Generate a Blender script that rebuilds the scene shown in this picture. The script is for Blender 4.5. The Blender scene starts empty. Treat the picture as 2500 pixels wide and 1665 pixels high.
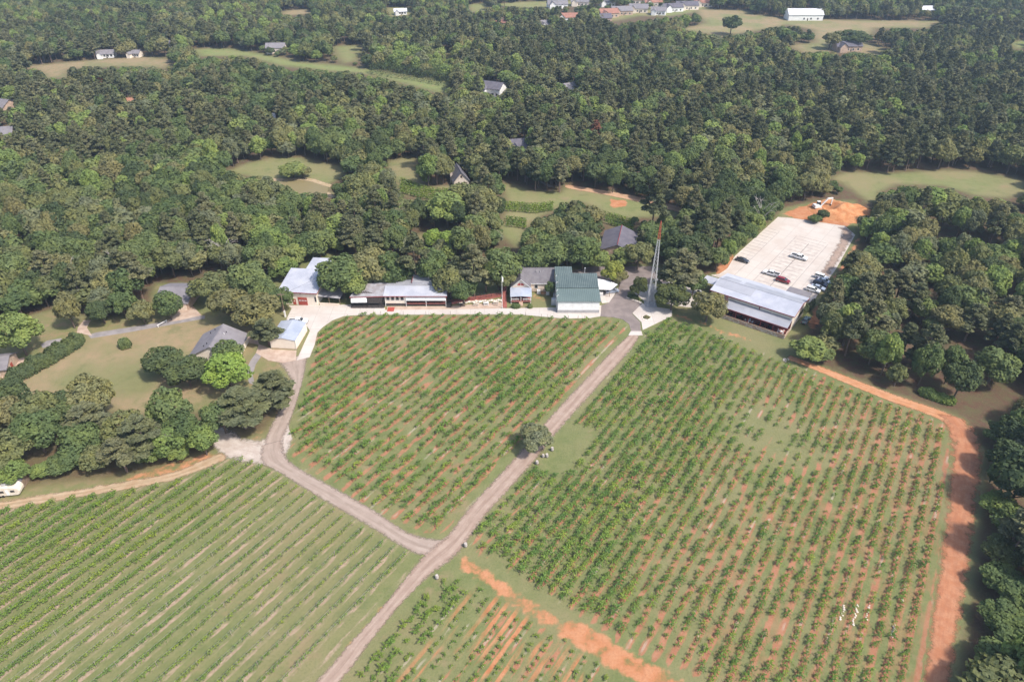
import bpy, bmesh, math, random
import numpy as np
from mathutils import Vector, Matrix
R = math.radians
rng = np.random.default_rng(7)
random.seed(7)
S = bpy.context.scene
COL = S.collection

# ------------------------------------------------------------------ camera
F_PX, PITCH, CAM_H = 1720.0, R(34.0), 120.0        # focal length in photo pixels (2500 wide), tilt down, metres
cam = bpy.data.cameras.new('camera')
cam.sensor_width = 36.0
cam.lens = 36.0 * F_PX / 2500.0
cam.clip_start = 0.5
cam.clip_end = 9000.0
camo = bpy.data.objects.new('camera', cam)
camo.location = (0, 0, CAM_H)
camo.rotation_euler = (R(90) - PITCH, 0, 0)
COL.objects.link(camo)
S.camera = camo

# ------------------------------------------------------------------ light
SUN_DIR = Vector((0.60 * 0.83, -0.60 * 0.56, 0.80)).normalized()   # towards the sun: right, slightly behind the camera
w = bpy.data.worlds.new('World'); S.world = w; w.use_nodes = True
nt = w.node_tree
sky = nt.nodes.new('ShaderNodeTexSky'); sky.sky_type = 'NISHITA'; sky.sun_disc = False
sky.sun_elevation = math.asin(SUN_DIR.z)
sky.sun_rotation = math.atan2(SUN_DIR.x, SUN_DIR.y)
sky.air_density = 1.0; sky.dust_density = 2.5; sky.ozone_density = 1.0
bg = nt.nodes['Background']; bg.inputs['Strength'].default_value = 0.15
nt.links.new(sky.outputs[0], bg.inputs['Color'])
sl = bpy.data.lights.new('sun', 'SUN'); sl.energy = 3.2; sl.angle = R(5.0); sl.color = (1.0, 0.94, 0.86)
so = bpy.data.objects.new('sun', sl); so.rotation_euler = SUN_DIR.to_track_quat('Z', 'Y').to_euler(); so.location = (0, 0, 200)
COL.objects.link(so)
S.view_settings.view_transform = 'Standard'; S.view_settings.look = 'None'
S.view_settings.exposure = 0.78; S.view_settings.gamma = 1.0
S.cycles.max_bounces = 5; S.cycles.transparent_max_bounces = 8; S.cycles.volume_bounces = 0
S.cycles.diffuse_bounces = 2; S.cycles.glossy_bounces = 2; S.cycles.transmission_bounces = 2

# ------------------------------------------------------------------ picture <-> ground
CP, SP = math.cos(PITCH), math.sin(PITCH)
def G(px, py, z=0.0):
    u = (px - 1250) / F_PX; v = (832.5 - py) / F_PX
    dy = CP + v * SP; dz = -SP + v * CP
    t = (z - CAM_H) / dz
    return (u * t, dy * t)
def GP(pts): return [G(*p) for p in pts]
def proj(x, y, z):
    f = y * CP - (z - CAM_H) * SP; up = y * SP + (z - CAM_H) * CP
    return 1250 + F_PX * x / f, 832.5 - F_PX * up / f
def inpoly(x, y, poly):
    x = np.asarray(x, float); y = np.asarray(y, float)
    c = np.zeros(x.shape, bool); n = len(poly); j = n - 1
    for i in range(n):
        xi, yi = poly[i]; xj, yj = poly[j]
        if yi != yj:
            c ^= ((yi > y) != (yj > y)) & (x < (xj - xi) * (y - yi) / (yj - yi) + xi)
        j = i
    return c
def sdist(x, y, poly, closed=True):
    """distance to the outline; positive inside (closed) or plain distance (open line)"""
    x = np.asarray(x, float); y = np.asarray(y, float)
    d = np.full(x.shape, 1e9); n = len(poly)
    for i in range(n if closed else n - 1):
        ax, ay = poly[i]; bx, by = poly[(i + 1) % n]
        ex, ey = bx - ax, by - ay; L = ex * ex + ey * ey + 1e-9
        t = np.clip(((x - ax) * ex + (y - ay) * ey) / L, 0, 1)
        d = np.minimum(d, np.hypot(x - ax - t * ex, y - ay - t * ey))
    return np.where(inpoly(x, y, poly), d, -d) if closed else d
def sstep(e0, e1, v):
    t = np.clip((v - e0) / (e1 - e0), 0, 1); return t * t * (3 - 2 * t)
ROW_A = R(33.4)
RD = (math.sin(ROW_A), math.cos(ROW_A)); RP = (math.cos(ROW_A), -math.sin(ROW_A))
def rowS(x, y): return x * RP[0] + y * RP[1]
def rowT(x, y): return x * RD[0] + y * RD[1]
def fromST(s, t): return s * RP[0] + t * RD[0], s * RP[1] + t * RD[1]

# ------------------------------------------------------------------ helpers: meshes
class MB:
    def __init__(s): s.v = []; s.f = []
    def add(s, vs, fs):
        o = len(s.v); s.v += [tuple(p) for p in vs]; s.f += [tuple(i + o for i in f) for f in fs]; return s
    def box(s, x0, x1, y0, y1, z0, z1):
        return s.add([(x0,y0,z0),(x1,y0,z0),(x1,y1,z0),(x0,y1,z0),(x0,y0,z1),(x1,y0,z1),(x1,y1,z1),(x0,y1,z1)],
                     [(3,2,1,0),(4,5,6,7),(0,1,5,4),(1,2,6,5),(2,3,7,6),(3,0,4,7)])
    def slab(s, pts, th, vec=(0,0,-1)):
        n = len(pts); q = [(p[0]+vec[0]*th, p[1]+vec[1]*th, p[2]+vec[2]*th) for p in pts]
        return s.add(list(pts) + q, [tuple(range(n)), tuple(range(2*n-1, n-1, -1))] + [((i+1) % n, i, i+n, (i+1) % n + n) for i in range(n)])
    def tube(s, a, b, ra, rb=None, n=6):
        rb = ra if rb is None else rb
        a = Vector(a); b = Vector(b); d = (b - a).normalized()
        u = d.orthogonal().normalized(); w_ = d.cross(u)
        vs = []
        for c, r in ((a, ra), (b, rb)):
            for k in range(n):
                t = 2 * math.pi * k / n; vs.append(c + (u * math.cos(t) + w_ * math.sin(t)) * r)
        return s.add(vs, [(k, (k+1) % n, (k+1) % n + n, k + n) for k in range(n)] + [tuple(range(n-1, -1, -1)), tuple(range(n, 2*n))])
    def lathe(s, prof, n=12, c=(0,0,0)):
        vs = []
        for r, z in prof:
            for k in range(n):
                t = 2*math.pi*k/n; vs.append((c[0]+r*math.cos(t), c[1]+r*math.sin(t), c[2]+z))
        fs = []
        for i in range(len(prof)-1):
            for k in range(n): fs.append((i*n+k, i*n+(k+1) % n, (i+1)*n+(k+1) % n, (i+1)*n+k))
        fs += [tuple(range(n-1, -1, -1)), tuple(range((len(prof)-1)*n, len(prof)*n))]
        return s.add(vs, fs)
    def build(s, name, mat, parent=None, off=None, smooth=False):
        me = bpy.data.meshes.new(name)
        vs = s.v if off is None else [(p[0]-off[0], p[1]-off[1], p[2]-off[2]) for p in s.v]
        me.from_pydata(vs, [], s.f); me.update()
        if smooth: me.polygons.foreach_set('use_smooth', [True]*len(me.polygons))
        me.materials.append(mat)
        o = bpy.data.objects.new(name, me); COL.objects.link(o)
        if parent is not None: o.parent = parent
        return o
def tag(o, label=None, cat=None, group=None, kind=None):
    if label: o['label'] = label
    if cat: o['category'] = cat
    if group: o['group'] = group
    if kind: o['kind'] = kind
    return o
def thing(name, label, cat, loc=(0,0,0), rz=0.0, group=None):
    o = bpy.data.objects.new(name, None); COL.objects.link(o)
    o.empty_display_size = 0.2
    o.location = loc if len(loc) == 3 else (loc[0], loc[1], 0); o.rotation_euler = (0, 0, rz)
    return tag(o, label, cat, group)
def copy_tree(o, parent=None):
    c = o.copy(); COL.objects.link(c); c.parent = parent
    for ch in o.children: copy_tree(ch, c)
    return c
def npmesh(name, V, Fq, mat):
    """V (n,3), Fq (m,k) arrays"""
    me = bpy.data.meshes.new(name); n = len(V); m, k = Fq.shape
    me.vertices.add(n); me.vertices.foreach_set('co', np.ascontiguousarray(V, np.float32).ravel())
    me.loops.add(m*k); me.loops.foreach_set('vertex_index', np.ascontiguousarray(Fq, np.int32).ravel())
    me.polygons.add(m); me.polygons.foreach_set('loop_start', np.arange(0, m*k, k, dtype=np.int32))
    try: me.polygons.foreach_set('loop_total', np.full(m, k, np.int32))
    except Exception: pass
    me.update(calc_edges=True); me.validate()
    if mat is not None: me.materials.append(mat)
    return me
def link(name, me, parent=None):
    o = bpy.data.objects.new(name, me); COL.objects.link(o)
    if parent is not None: o.parent = parent
    return o

# ------------------------------------------------------------------ helpers: materials
class NT:
    def __init__(s, name):
        s.m = bpy.data.materials.new(name); s.m.use_nodes = True
        s.t = s.m.node_tree; s.b = s.t.nodes['Principled BSDF']; s.out = s.t.nodes['Material Output']
    def n(s, ty, **kw):
        x = s.t.nodes.new(ty)
        for k, v in kw.items(): setattr(x, k, v)
        return x
    def set(s, sock, v):
        if isinstance(v, bpy.types.NodeSocket): s.t.links.new(v, sock)
        elif isinstance(v, (tuple, list)) and len(v) == 3 and sock.type == 'RGBA': sock.default_value = (*v, 1)
        else: sock.default_value = v
    def math(s, op, a, b=0.0, c=0.0, clamp=False):
        x = s.n('ShaderNodeMath', operation=op, use_clamp=clamp)
        s.set(x.inputs[0], a); s.set(x.inputs[1], b); s.set(x.inputs[2], c); return x.outputs[0]
    def mix(s, f, a, b, bt='MIX'):
        x = s.n('ShaderNodeMix', data_type='RGBA', blend_type=bt)
        s.set(x.inputs[0], f); s.set(x.inputs[6], a); s.set(x.inputs[7], b); return x.outputs[2]
    def noise(s, scale, vec=None, detail=3.0, rough=0.55):
        x = s.n('ShaderNodeTexNoise'); x.inputs['Scale'].default_value = scale
        x.inputs['Detail'].default_value = detail; x.inputs['Roughness'].default_value = rough
        if vec is not None: s.t.links.new(vec, x.inputs['Vector'])
        return x.outputs[0]
    def step(s, v, a, b):
        x = s.n('ShaderNodeMapRange', interpolation_type='SMOOTHSTEP')
        s.set(x.inputs[0], v); x.inputs[1].default_value = a; x.inputs[2].default_value = b; return x.outputs[0]
    def ramp(s, f, stops, interp='LINEAR'):
        x = s.n('ShaderNodeValToRGB'); cr = x.color_ramp; cr.interpolation = interp
        while len(cr.elements) < len(stops): cr.elements.new(0.5)
        for e, (p, c) in zip(cr.elements, stops): e.position = p; e.color = (*c, 1)
        s.set(x.inputs[0], f); return x.outputs[0]
    def pos(s): return s.n('ShaderNodeNewGeometry').outputs['Position']
    def obj(s): return s.n('ShaderNodeTexCoord').outputs['Object']
    def attr(s, name, out='Fac'):
        x = s.n('ShaderNodeAttribute', attribute_name=name); return x.outputs[out]
    def mapping(s, vec, rot=(0,0,0), sc=(1,1,1)):
        x = s.n('ShaderNodeMapping'); s.set(x.inputs['Vector'], vec)
        x.inputs['Rotation'].default_value = rot; x.inputs['Scale'].default_value = sc; return x.outputs[0]
    def bump(s, h, st=0.3, d=0.1):
        x = s.n('ShaderNodeBump'); x.inputs['Strength'].default_value = st; x.inputs['Distance'].default_value = d
        s.set(x.inputs['Height'], h); s.t.links.new(x.outputs[0], s.b.inputs['Normal'])
def M(name, c1, c2=None, rough=0.8, scale=1.2, metal=0.0, spec=0.3, bump=0.0, detail=5.0, space='pos', lo=0.35, hi=0.65):
    k = NT(name); c2 = c2 or tuple(v * 0.82 for v in c1)
    vec = k.pos() if space == 'pos' else k.obj()
    f = k.step(k.noise(scale, vec, detail, 0.6), lo, hi)
    k.set(k.b.inputs['Base Color'], k.mix(f, c1, c2))
    k.b.inputs['Roughness'].default_value = rough; k.b.inputs['Metallic'].default_value = metal
    k.b.inputs['Specular IOR Level'].default_value = spec
    if bump: k.bump(k.noise(scale * 6, vec, 3), bump, 0.05)
    return k.m
def foliage(name, stops, trans=0.28, patch=0.22, sat=.95, val=1.26):
    k = NT(name)
    oi = k.n('ShaderNodeObjectInfo')
    c = k.ramp(oi.outputs['Random'], stops)
    nz = k.noise(patch, k.obj(), 2.0)
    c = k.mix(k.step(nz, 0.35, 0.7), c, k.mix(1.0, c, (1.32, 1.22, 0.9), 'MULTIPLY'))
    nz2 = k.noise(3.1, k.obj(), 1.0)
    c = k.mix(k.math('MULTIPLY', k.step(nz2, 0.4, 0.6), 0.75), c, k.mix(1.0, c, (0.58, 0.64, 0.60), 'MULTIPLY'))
    hs = k.n('ShaderNodeHueSaturation'); hs.inputs['Saturation'].default_value = sat; hs.inputs['Value'].default_value = val; k.set(hs.inputs['Color'], c); c = hs.outputs[0]
    d = k.n('ShaderNodeBsdfDiffuse'); tr = k.n('ShaderNodeBsdfTranslucent'); mx = k.n('ShaderNodeMixShader')
    k.set(d.inputs['Color'], c); k.set(tr.inputs['Color'], k.mix(1.0, c, (1.1, 1.15, 0.75), 'MULTIPLY'))
    mx.inputs[0].default_value = trans
    k.t.links.new(d.outputs[0], mx.inputs[1]); k.t.links.new(tr.outputs[0], mx.inputs[2])
    k.t.links.new(mx.outputs[0], k.out.inputs['Surface']); k.t.nodes.remove(k.b)
    return k.m

# ------------------------------------------------------------------ layout polygons (photo pixels on the ground)
MID = [(815,780),(845,773),(880,769),(1044,768),(1236,768),(1300,771),(1351,776),(1400,779),(1450,778),(1496,777),(1525,787),(1536,805),
       (1517,823),(1440,903),(1345,1014),(1249,1125),(1150,1230),(1098,1291),(1068,1311),(1033,1310),(968,1279),(891,1237),(815,1195),(738,1141),(702,1115),
       (694,1090),(706,1049),(724,1009),(741,968),(753,900),(765,850),(774,812),(790,795)]
MIDV = [(822,782),(880,772),(1044,770),(1236,770),(1351,780),(1450,783),(1500,784),(1520,797),(1508,818),(1425,905),(1330,1014),(1235,1125),(1140,1225),(1098,1283),
        (1060,1288),(1000,1270),(930,1240),(860,1195),(790,1140),(730,1105),(712,1080),(722,1040),(742,990),(752,940),(768,880),(782,825),(800,798)]
RIGHT = [(1571,812),(1632,776),(1690,796),(1753,815),(1841,853),(1926,884),(2033,926),(2186,988),(2261,1012),(2318,1040),(2322,1127),(2304,1297),(2287,1424),(2270,1551),(2249,1700),
         (2249,1800),(1830,1800),(1740,1672),(1603,1622),(1526,1588),(1450,1534),(1373,1484),(1297,1431),(1182,1373),(1136,1348),(1150,1316),(1178,1270),(1243,1205),(1300,1140),(1370,1052),(1415,1003),(1490,915),(1543,853)]
RIGHTV = [(1580,815),(1630,782),(1690,803),(1753,823),(1841,862),(1926,895),(2033,935),(2186,995),(2261,1020),(2300,1050),(2305,1127),(2285,1297),(2268,1424),(2251,1551),(2235,1700),
          (2235,1800),(1800,1800),(1700,1625),(1603,1590),(1526,1550),(1450,1505),(1373,1460),(1297,1418),(1215,1380),(1150,1335),(1160,1316),(1188,1270),(1253,1205),(1308,1142),(1378,1052),(1423,1003),(1498,915),(1550,855)]
OAKGRASS = [(1300,1140),(1372,1046),(1395,1036),(1430,1040),(1470,1052),(1440,1100),(1405,1152),(1360,1168),(1335,1158)]
LEFT = [(604,1119),(650,1140),(690,1163),(750,1196),(800,1228),(850,1260),(915,1300),(960,1330),(1008,1350),(1000,1395),(915,1480),(840,1562),(760,1660),(640,1800),(-300,1800),(-300,1290),
        (0,1243),(60,1234),(150,1219),(280,1201),(335,1190),(430,1165),(540,1122)]
LEFTV = [(598,1121),(640,1143),(690,1172),(750,1206),(800,1238),(850,1270),(915,1310),(960,1340),(994,1353),(990,1360),(690,1668),(590,1800),(-300,1800),(-300,1305),
         (0,1250),(60,1238),(150,1224),(280,1206),(335,1200),(430,1180),(540,1140)]
YOUNG = [(1062,1408),(1095,1397),(1130,1400),(1200,1440),(1213,1462),(1297,1514),(1345,1532),(1390,1562),(1411,1590),(1488,1638),(1530,1672),(1560,1800),(720,1800),(832,1668),(905,1570),(972,1490),(1030,1425)]
YOUNGV = [(1075,1418),(1100,1408),(1130,1410),(1200,1455),(1230,1480),(1297,1520),(1345,1540),(1400,1575),(1470,1630),(1530,1690),(1560,1800),(800,1800),(850,1668),(920,1580),(990,1490),(1040,1435)]
gMID, gRIGHT, gLEFT, gYOUNG, gOAK = map(GP, (MID, RIGHT, LEFT, YOUNG, OAKGRASS))
gMIDV, gRIGHTV, gLEFTV, gYOUNGV = map(GP, (MIDV, RIGHTV, LEFTV, YOUNGV))
SP_L, SP_M, SP_R, SP_Y = 3.05, 3.05, 2.55, 2.45
S0_L = rowS(*G(992, 1355)); S0_M = rowS(*G(1100, 1285)); S0_R = rowS(*G(1165, 1312)); S0_Y = rowS(*G(1085, 1420))
# lawns, pastures, clearings (visible ground in the photo)
K_POND = [(551,421),(595,401),(663,385),(731,384),(772,397),(850,408),(843,428),(806,448),(799,469),(823,472),(819,484),(772,472),(751,479),(704,462),(670,445),(636,435)]
K_LAWN1 = [(938,398),(990,382),(1018,390),(1024,445),(1050,456),(1105,452),(1145,458),(1094,472),(1077,479),(1043,489),(976,472),(965,441),(952,414)]
K_LAWN2 = [(1222,444),(1304,467),(1367,470),(1380,454),(1482,470),(1584,490),(1660,510),(1658,526),(1533,533),(1477,523),(1457,508),(1413,492),(1380,497),(1355,513),(1329,523),(1299,543),(1281,564),(1278,589),(1263,605),(1227,577),(1217,561),(1232,523),(1237,498),(1232,472)]
K_ROWS3 = [(1472,523),(1543,545),(1545,560),(1510,560),(1480,545)]
K_PURPLE = [(1457,566),(1466,549),(1508,560),(1545,570),(1552,598),(1530,606),(1497,612),(1488,606)]
K_BROWN = [(1008,580),(1040,568),(1072,560),(1118,546),(1122,560),(1076,576),(1020,590)]
K_TAN = [(61,162),(164,153),(248,145),(367,138),(432,147),(405,168),(344,164),(268,164),(168,168),(164,191),(111,191),(92,176)]
K_STRIP = [(464,122),(512,118),(573,120),(650,134),(745,153),(800,157),(896,168),(991,183),(1102,199),(1094,222),(1071,229),(1006,210),(930,191),(884,180),(800,174),(680,160),(596,138),(489,138)]
K_PAST = [(812,112),(880,112),(885,122),(870,150),(840,155),(822,140)]
K_TOPR = [(1657,73),(1722,57),(1696,23),(1829,27),(1837,36),(1936,46),(2059,50),(2307,52),(2269,69),(2135,69),(2116,96),(2060,100),(2020,107),(1925,118),(1990,103),(1986,73),(1925,61),(1845,76),(1761,90),(1707,80)]
K_HOUSEYARD = [(1925,110),(2020,104),(2110,104),(2160,118),(2155,140),(2090,128),(2040,126),(1960,130)]
K_RFIELD = [(2025,434),(2071,419),(2178,423),(2301,415),(2377,419),(2520,442),(2520,475),(2446,484),(2377,477),(2301,454),(2186,450),(2147,469),(2140,500),(2113,488),(2067,454)]
K_RSMALL = [(2460,105),(2520,95),(2520,118),(2480,120)]
K_P3 = [(682,30),(720,25),(758,24),(760,34),(690,40)]
K_P4 = [(1140,12),(1185,8),(1190,28),(1150,30)]
K_P5 = [(1085,130),(1104,128),(1104,146),(1090,146)]
K_P6 = [(940,20),(1000,18),(1005,38),(950,42)]
K_COTT = [(1100,440),(1120,400),(1140,420),(1143,456),(1105,450)]
K_WH = [(1178,214),(1185,203),(1232,208),(1232,232),(1200,232)]
K_SUB = [(1440,45),(1470,28),(1520,20),(1600,12),(1720,6),(1730,20),(1690,32),(1640,40),(1560,40),(1500,52)]
K_SUB2 = [(1180,14),(1260,6),(1400,2),(1460,2),(1440,14),(1300,20)]
CORE = [(-900,900),(-300,850),(0,795),(60,775),(120,755),(230,772),(330,772),(360,750),(372,715),(378,692),(485,690),(500,700),(520,680),(640,670),(680,660),(715,640),(745,615),(810,615),(830,640),(850,655),
        (1000,650),(1090,650),(1250,645),(1390,645),(1600,645),(1640,660),(1690,690),(1740,665),(1768,640),(1790,612),(1890,520),(1912,503),(1975,490),(2030,486),(2090,490),(2108,540),(2104,575),(2066,650),(2022,720),
        (2010,760),(2010,830),(1975,850),(2010,888),(2100,912),(2200,950),(2300,980),(2400,1030),(2440,1110),(2432,1250),(2422,1400),(2405,1550),(2390,1700),(2390,2200),(-900,2200)]
LOT = [(1900,531),(1936,534),(2063,553),(2088,574),(2041,657),(2002,712),(1980,745),(1900,720),(1800,690),(1737,673),(1757,670),(1776,657),(1795,626)]
LAWN_W = [(20,935),(90,890),(160,850),(215,822),(240,812),(400,785),(500,768),(560,770),(620,800),(600,880),(560,960),(430,1010),(300,1010),(180,960),(80,985),(40,960)]

# ------------------------------------------------------------------ ground sheet
def axis(segs):
    out = [segs[0][0]]
    for a, b, st in segs:
        n = max(1, int(round((b - a) / st))); out += list(np.linspace(a, b, n + 1)[1:])
    return np.array(out)
gx = axis([(-3000,-1600,350),(-1600,-680,90),(-680,-200,4.5),(-200,-130,2.0),(-130,130,1.3),(130,200,2.0),(200,680,4.5),(680,1600,90),(1600,3000,350)])
gy = axis([(-1500,-100,280),(-100,50,30),(50,66,2.0),(66,215,1.3),(215,330,2.2),(330,950,4.2),(950,1700,75),(1700,3000,325)])
X, Y = np.meshgrid(gx, gy); X = X.ravel(); Y = Y.ravel()
nx, ny = len(gx), len(gy)
ii = np.arange((nx-1)*(ny-1)); r_, c_ = ii // (nx-1), ii % (nx-1); a0 = r_*nx + c_
FQ = np.stack([a0, a0+1, a0+nx+1, a0+nx], 1)
def area(poly, soft=2.0): return sstep(-soft*0.5, soft*0.5, sdist(X, Y, poly))
def gpoly(k): return GP(k)
forest = 1 - area(gpoly(CORE), 5)
clear = np.zeros_like(X); tan = np.zeros_like(X); lush = np.zeros_like(X)
for k, tn, lu in ((K_POND,.25,.3),(K_LAWN1,.45,.25),(K_LAWN2,.28,.35),(K_ROWS3,.3,.4),(K_BROWN,.8,0),(K_TAN,1,0),(K_STRIP,.15,.9),(K_PAST,.3,.6),(K_TOPR,.75,.25),(K_HOUSEYARD,.7,.1),(K_RFIELD,.35,.3),(K_RSMALL,.1,.9),(K_SUB,.35,.5),(K_P3,.8,.1),(K_P4,.2,.7),(K_P5,.2,.8),(K_P6,.3,.5),(K_SUB2,.3,.6)):
    p = gpoly(k); cx = sum(q[0] for q in p)/len(p); cy = sum(q[1] for q in p)/len(p)
    far = cy > 420
    a = area(p, 14 if far else 6)
    clear = np.maximum(clear, a); tan = np.maximum(tan, a*tn); lush = np.maximum(lush, a*lu)
BELT = [(-300,960),(60,985),(200,1000),(430,1020),(560,985),(690,930),(702,960),(650,1050),(520,1092),(440,1130),(280,1165),(0,1195),(-300,1220)]
CORE_G = CORE[:26] + [(1640,660),(1690,690),(1735,668),(1768,655),(1787,622),(1893,528),(1912,508),(1975,495),(2030,488),(2090,492),(2100,575),(2055,650),(2012,715),(1992,765),(1975,800),(1952,840),(1945,866),(2000,890),(2071,918),(2186,962),(2281,994),(2355,1022),(2408,1100),(2392,1297),(2378,1424),(2355,1551),(2335,1690),(2335,2200),(-900,2200)]
forest = np.maximum(1 - area(gpoly(CORE_G), 3), .8*area(gpoly(BELT), 4))
forest *= (1 - clear)
tan = np.maximum(tan, 0.8*area(gpoly(LAWN_W), 6) )
YARD = [(-900,1100),(-900,870),(0,880),(120,760),(210,775),(500,765),(640,760),(690,800),(700,900),(690,1000),(640,1060),(520,1110),(300,1180),(0,1240),(-900,1300)]
yard = area(gpoly(YARD), 4)
red = np.zeros_like(X)
for poly, v, so_ in (([(1910,520),(1960,503),(2030,492),(2085,497),(2095,532),(2066,556),(1990,545),(1935,533)],1,3),
    ([(1740,660),(1790,620),(1800,628),(1776,660),(1750,672)],.8,2),([(2015,700),(2050,655),(2095,575),(2102,580),(2060,665),(2025,725)],.8,2),
    ([(1968,790),(1990,745),(2010,740),(2005,790),(1985,810)],.75,3),([(1300,690),(1345,690),(1345,735),(1300,738)],.45,3),
    ([(870,752),(1100,748),(1100,757),(870,758)],.55,2),([(1490,485),(1530,490),(1530,505),(1490,508)],1,3),
    ([(940,745),(1225,742),(1225,756),(940,757)],.35,2),([(430,1120),(545,1095),(560,1120),(440,1160),(300,1195),(290,1170)],.55,3),
    ([(600,1080),(690,960),(700,1000),(640,1080)],.4,3),([(830,1590),(960,1440),(975,1450),(850,1600)],.5,2)):
    red = np.maximum(red, v*area(gpoly(poly), so_))
redtrack = np.zeros_like(X)  # clay wheel tracks
for line, wd, v in (([(1137,1375),(1180,1405),(1225,1440),(1290,1480),(1345,1515)],2.4,.62),([(1395,1540),(1440,1560),(1500,1605),(1600,1655),(1690,1720)],3.2,.74),([(1640,768),(1700,784),(1760,808),(1830,830)],1.4,.55)):
    redtrack = np.maximum(redtrack, v*(1 - sstep(wd*.45, wd*1.25, sdist(X, Y, gpoly(line), False))))
red = np.maximum(red, redtrack)
fm, fr, fl, fy = area(gMID, 1.5), area(gRIGHT, 1.5), area(gLEFT, 1.5), area(gYOUNG, 1.5)
ok = area(gOAK, 3); fr *= (1 - ok)
sS = rowS(X, Y)
rowc = np.where(sdist(X, Y, gLEFT) > -2, (sS-S0_L)/SP_L, np.where(sdist(X, Y, gMID) > -2, (sS-S0_M)/SP_M, np.where(sdist(X, Y, gYOUNG) > -2, (sS-S0_Y)/SP_Y, (sS-S0_R)/SP_R)))
# how much bare red soil the right and middle fields show (drier towards the lower right)
tt = rowT(X, Y)
redness = np.clip(0.42*fm + fr*(np.clip(0.37 + (sS - S0_R)/400.0, 0.37, 0.54) - .22*np.exp(-(((X-66)/12)**2+((Y-135)/14)**2)) - .12*sstep(150, 175, Y)) + 0.40*fy*sstep(S0_Y+6, S0_Y+15, sS), 0, 1)
me = npmesh('ground', np.stack([X, Y, np.zeros_like(X)], 1), FQ, None)
def fattr(name, arr):
    a = me.attributes.new(name, 'FLOAT', 'POINT'); a.data.foreach_set('value', np.ascontiguousarray(arr, np.float32))
floor_ = np.clip(forest + 0.0, 0, 1)
for nm, ar in (('a_forest', floor_), ('a_tan', tan), ('a_lush', lush), ('a_red', red), ('a_pale', fl), ('a_field', np.maximum(np.maximum(fm, fr), fy)), ('a_redness', redness), ('a_row', rowc), ('a_yard', yard), ('a_young', fy*sstep(S0_Y+4, S0_Y+8, sS))):
    fattr(nm, ar)
k = NT('ground_cover')
P = k.pos()
rowv = k.mapping(P, (0, 0, ROW_A), (1, 1, 1))
st = k.mapping(rowv, (0,0,0), (1.0, 0.26, 1))              # stretched along the rows
n_big = k.noise(0.035, P, 3); n_mid = k.noise(0.35, P, 4, .6); n_fine = k.noise(2.2, P, 5, .7); n_row = k.noise(0.55, st, 4, .6); n_row2 = k.noise(1.6, st, 4, .65)
grass = k.mix(k.step(n_mid, .3, .7), (0.128,0.148,0.056), (0.170,0.176,0.076))
grass = k.mix(k.step(n_big, .4, .65), grass, (0.192,0.176,0.086))
grass = k.mix(k.math('MULTIPLY', k.step(n_fine, .45, .75), .6), grass, (0.090,0.112,0.044))
lushc = k.mix(k.step(n_mid, .3, .7), (0.150,0.200,0.062), (0.19,0.215,0.08))
grass = k.mix(k.attr('a_lush'), grass, lushc)
tanc = k.mix(k.step(n_mid, .3, .75), (0.265,0.195,0.115), (0.205,0.178,0.092))
tanc = k.mix(k.math('MULTIPLY', k.step(n_fine, .4, .8), .4), tanc, (0.32,0.225,0.14))
tanf = k.math('MULTIPLY', k.attr('a_tan'), k.math('ADD', .35, k.step(n_big, .35, .6)), clamp=True)
g2 = k.mix(tanf, grass, tanc)
yc = k.mix(k.step(n_mid, .4, .7), (0.17,0.165,0.07), (0.25,0.17,0.10))
g2 = k.mix(k.math('MULTIPLY', k.attr('a_yard'), k.math('SUBTRACT', .7, k.attr('a_tan'), clamp=True)), g2, yc)
litter = k.mix(k.step(n_mid, .35, .65), (0.105,0.062,0.042), (0.10,0.088,0.045))
litter = k.mix(k.step(n_fine, .5, .8), litter, (0.20,0.125,0.085))
n_pat = k.noise(.11, P, 6, .68)
g2 = k.mix(k.math('MULTIPLY', k.step(n_pat, .54, .68), .55), g2, (0.24,0.175,0.105))
g2 = k.mix(k.math('MULTIPLY', k.math('SUBTRACT', 1.0, k.step(n_pat, .32, .46)), .5), g2, (0.105,0.128,0.050))
g3 = k.mix(k.attr('a_forest'), g2, litter)
# vineyard strips
fracd = k.math('ABSOLUTE', k.math('SUBTRACT', k.math('FRACT', k.math('ADD', k.attr('a_row'), 0.5)), 0.5))
wob = k.math('MULTIPLY', k.math('SUBTRACT', n_row2, .5), .22)
fracw = k.math('ADD', fracd, wob)
pstrip = k.math('SUBTRACT', 1.0, k.step(fracw, .10, .19))
ppatch = k.step(n_row, .46, .62)
palec = k.mix(k.step(n_fine, .35, .7), (0.35,0.265,0.195), (0.25,0.175,0.115))
g4 = k.mix(k.math('MULTIPLY', k.math('MULTIPLY', pstrip, k.math('ADD', .12, ppatch, clamp=True)), k.attr('a_pale')), g3, palec)
rstrip = k.math('SUBTRACT', 1.0, k.step(fracw, .12, .36))
redc = k.mix(k.step(n_mid, .3, .7), (0.27,0.105,0.056), (0.34,0.15,0.085))
redc = k.mix(k.math('MULTIPLY', k.step(n_fine, .4, .75), .6), redc, (0.34,0.20,0.135))
thr = k.math('SUBTRACT', 1.0, k.attr('a_redness'))
rp = k.step(k.math('SUBTRACT', k.math('ADD', n_row, k.math('MULTIPLY', rstrip, .16)), k.math('MULTIPLY', thr, 1.0)), .0, .12)
g5 = k.mix(k.math('MULTIPLY', k.math('MULTIPLY', rp, k.math('ADD', .35, k.math('MULTIPLY', rstrip, .65))), k.attr('a_field')), g4, k.mix(.15, redc, (0.25,0.17,0.10)))
paleline = k.math('MULTIPLY', k.math('SUBTRACT', 1.0, k.step(fracw, .05, .13)), k.math('MULTIPLY', k.step(k.noise(.12, P, 2), .55, .63), k.attr('a_field')))
g5 = k.mix(k.math('MULTIPLY', paleline, .55), g5, (0.38,0.32,0.25))
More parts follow.
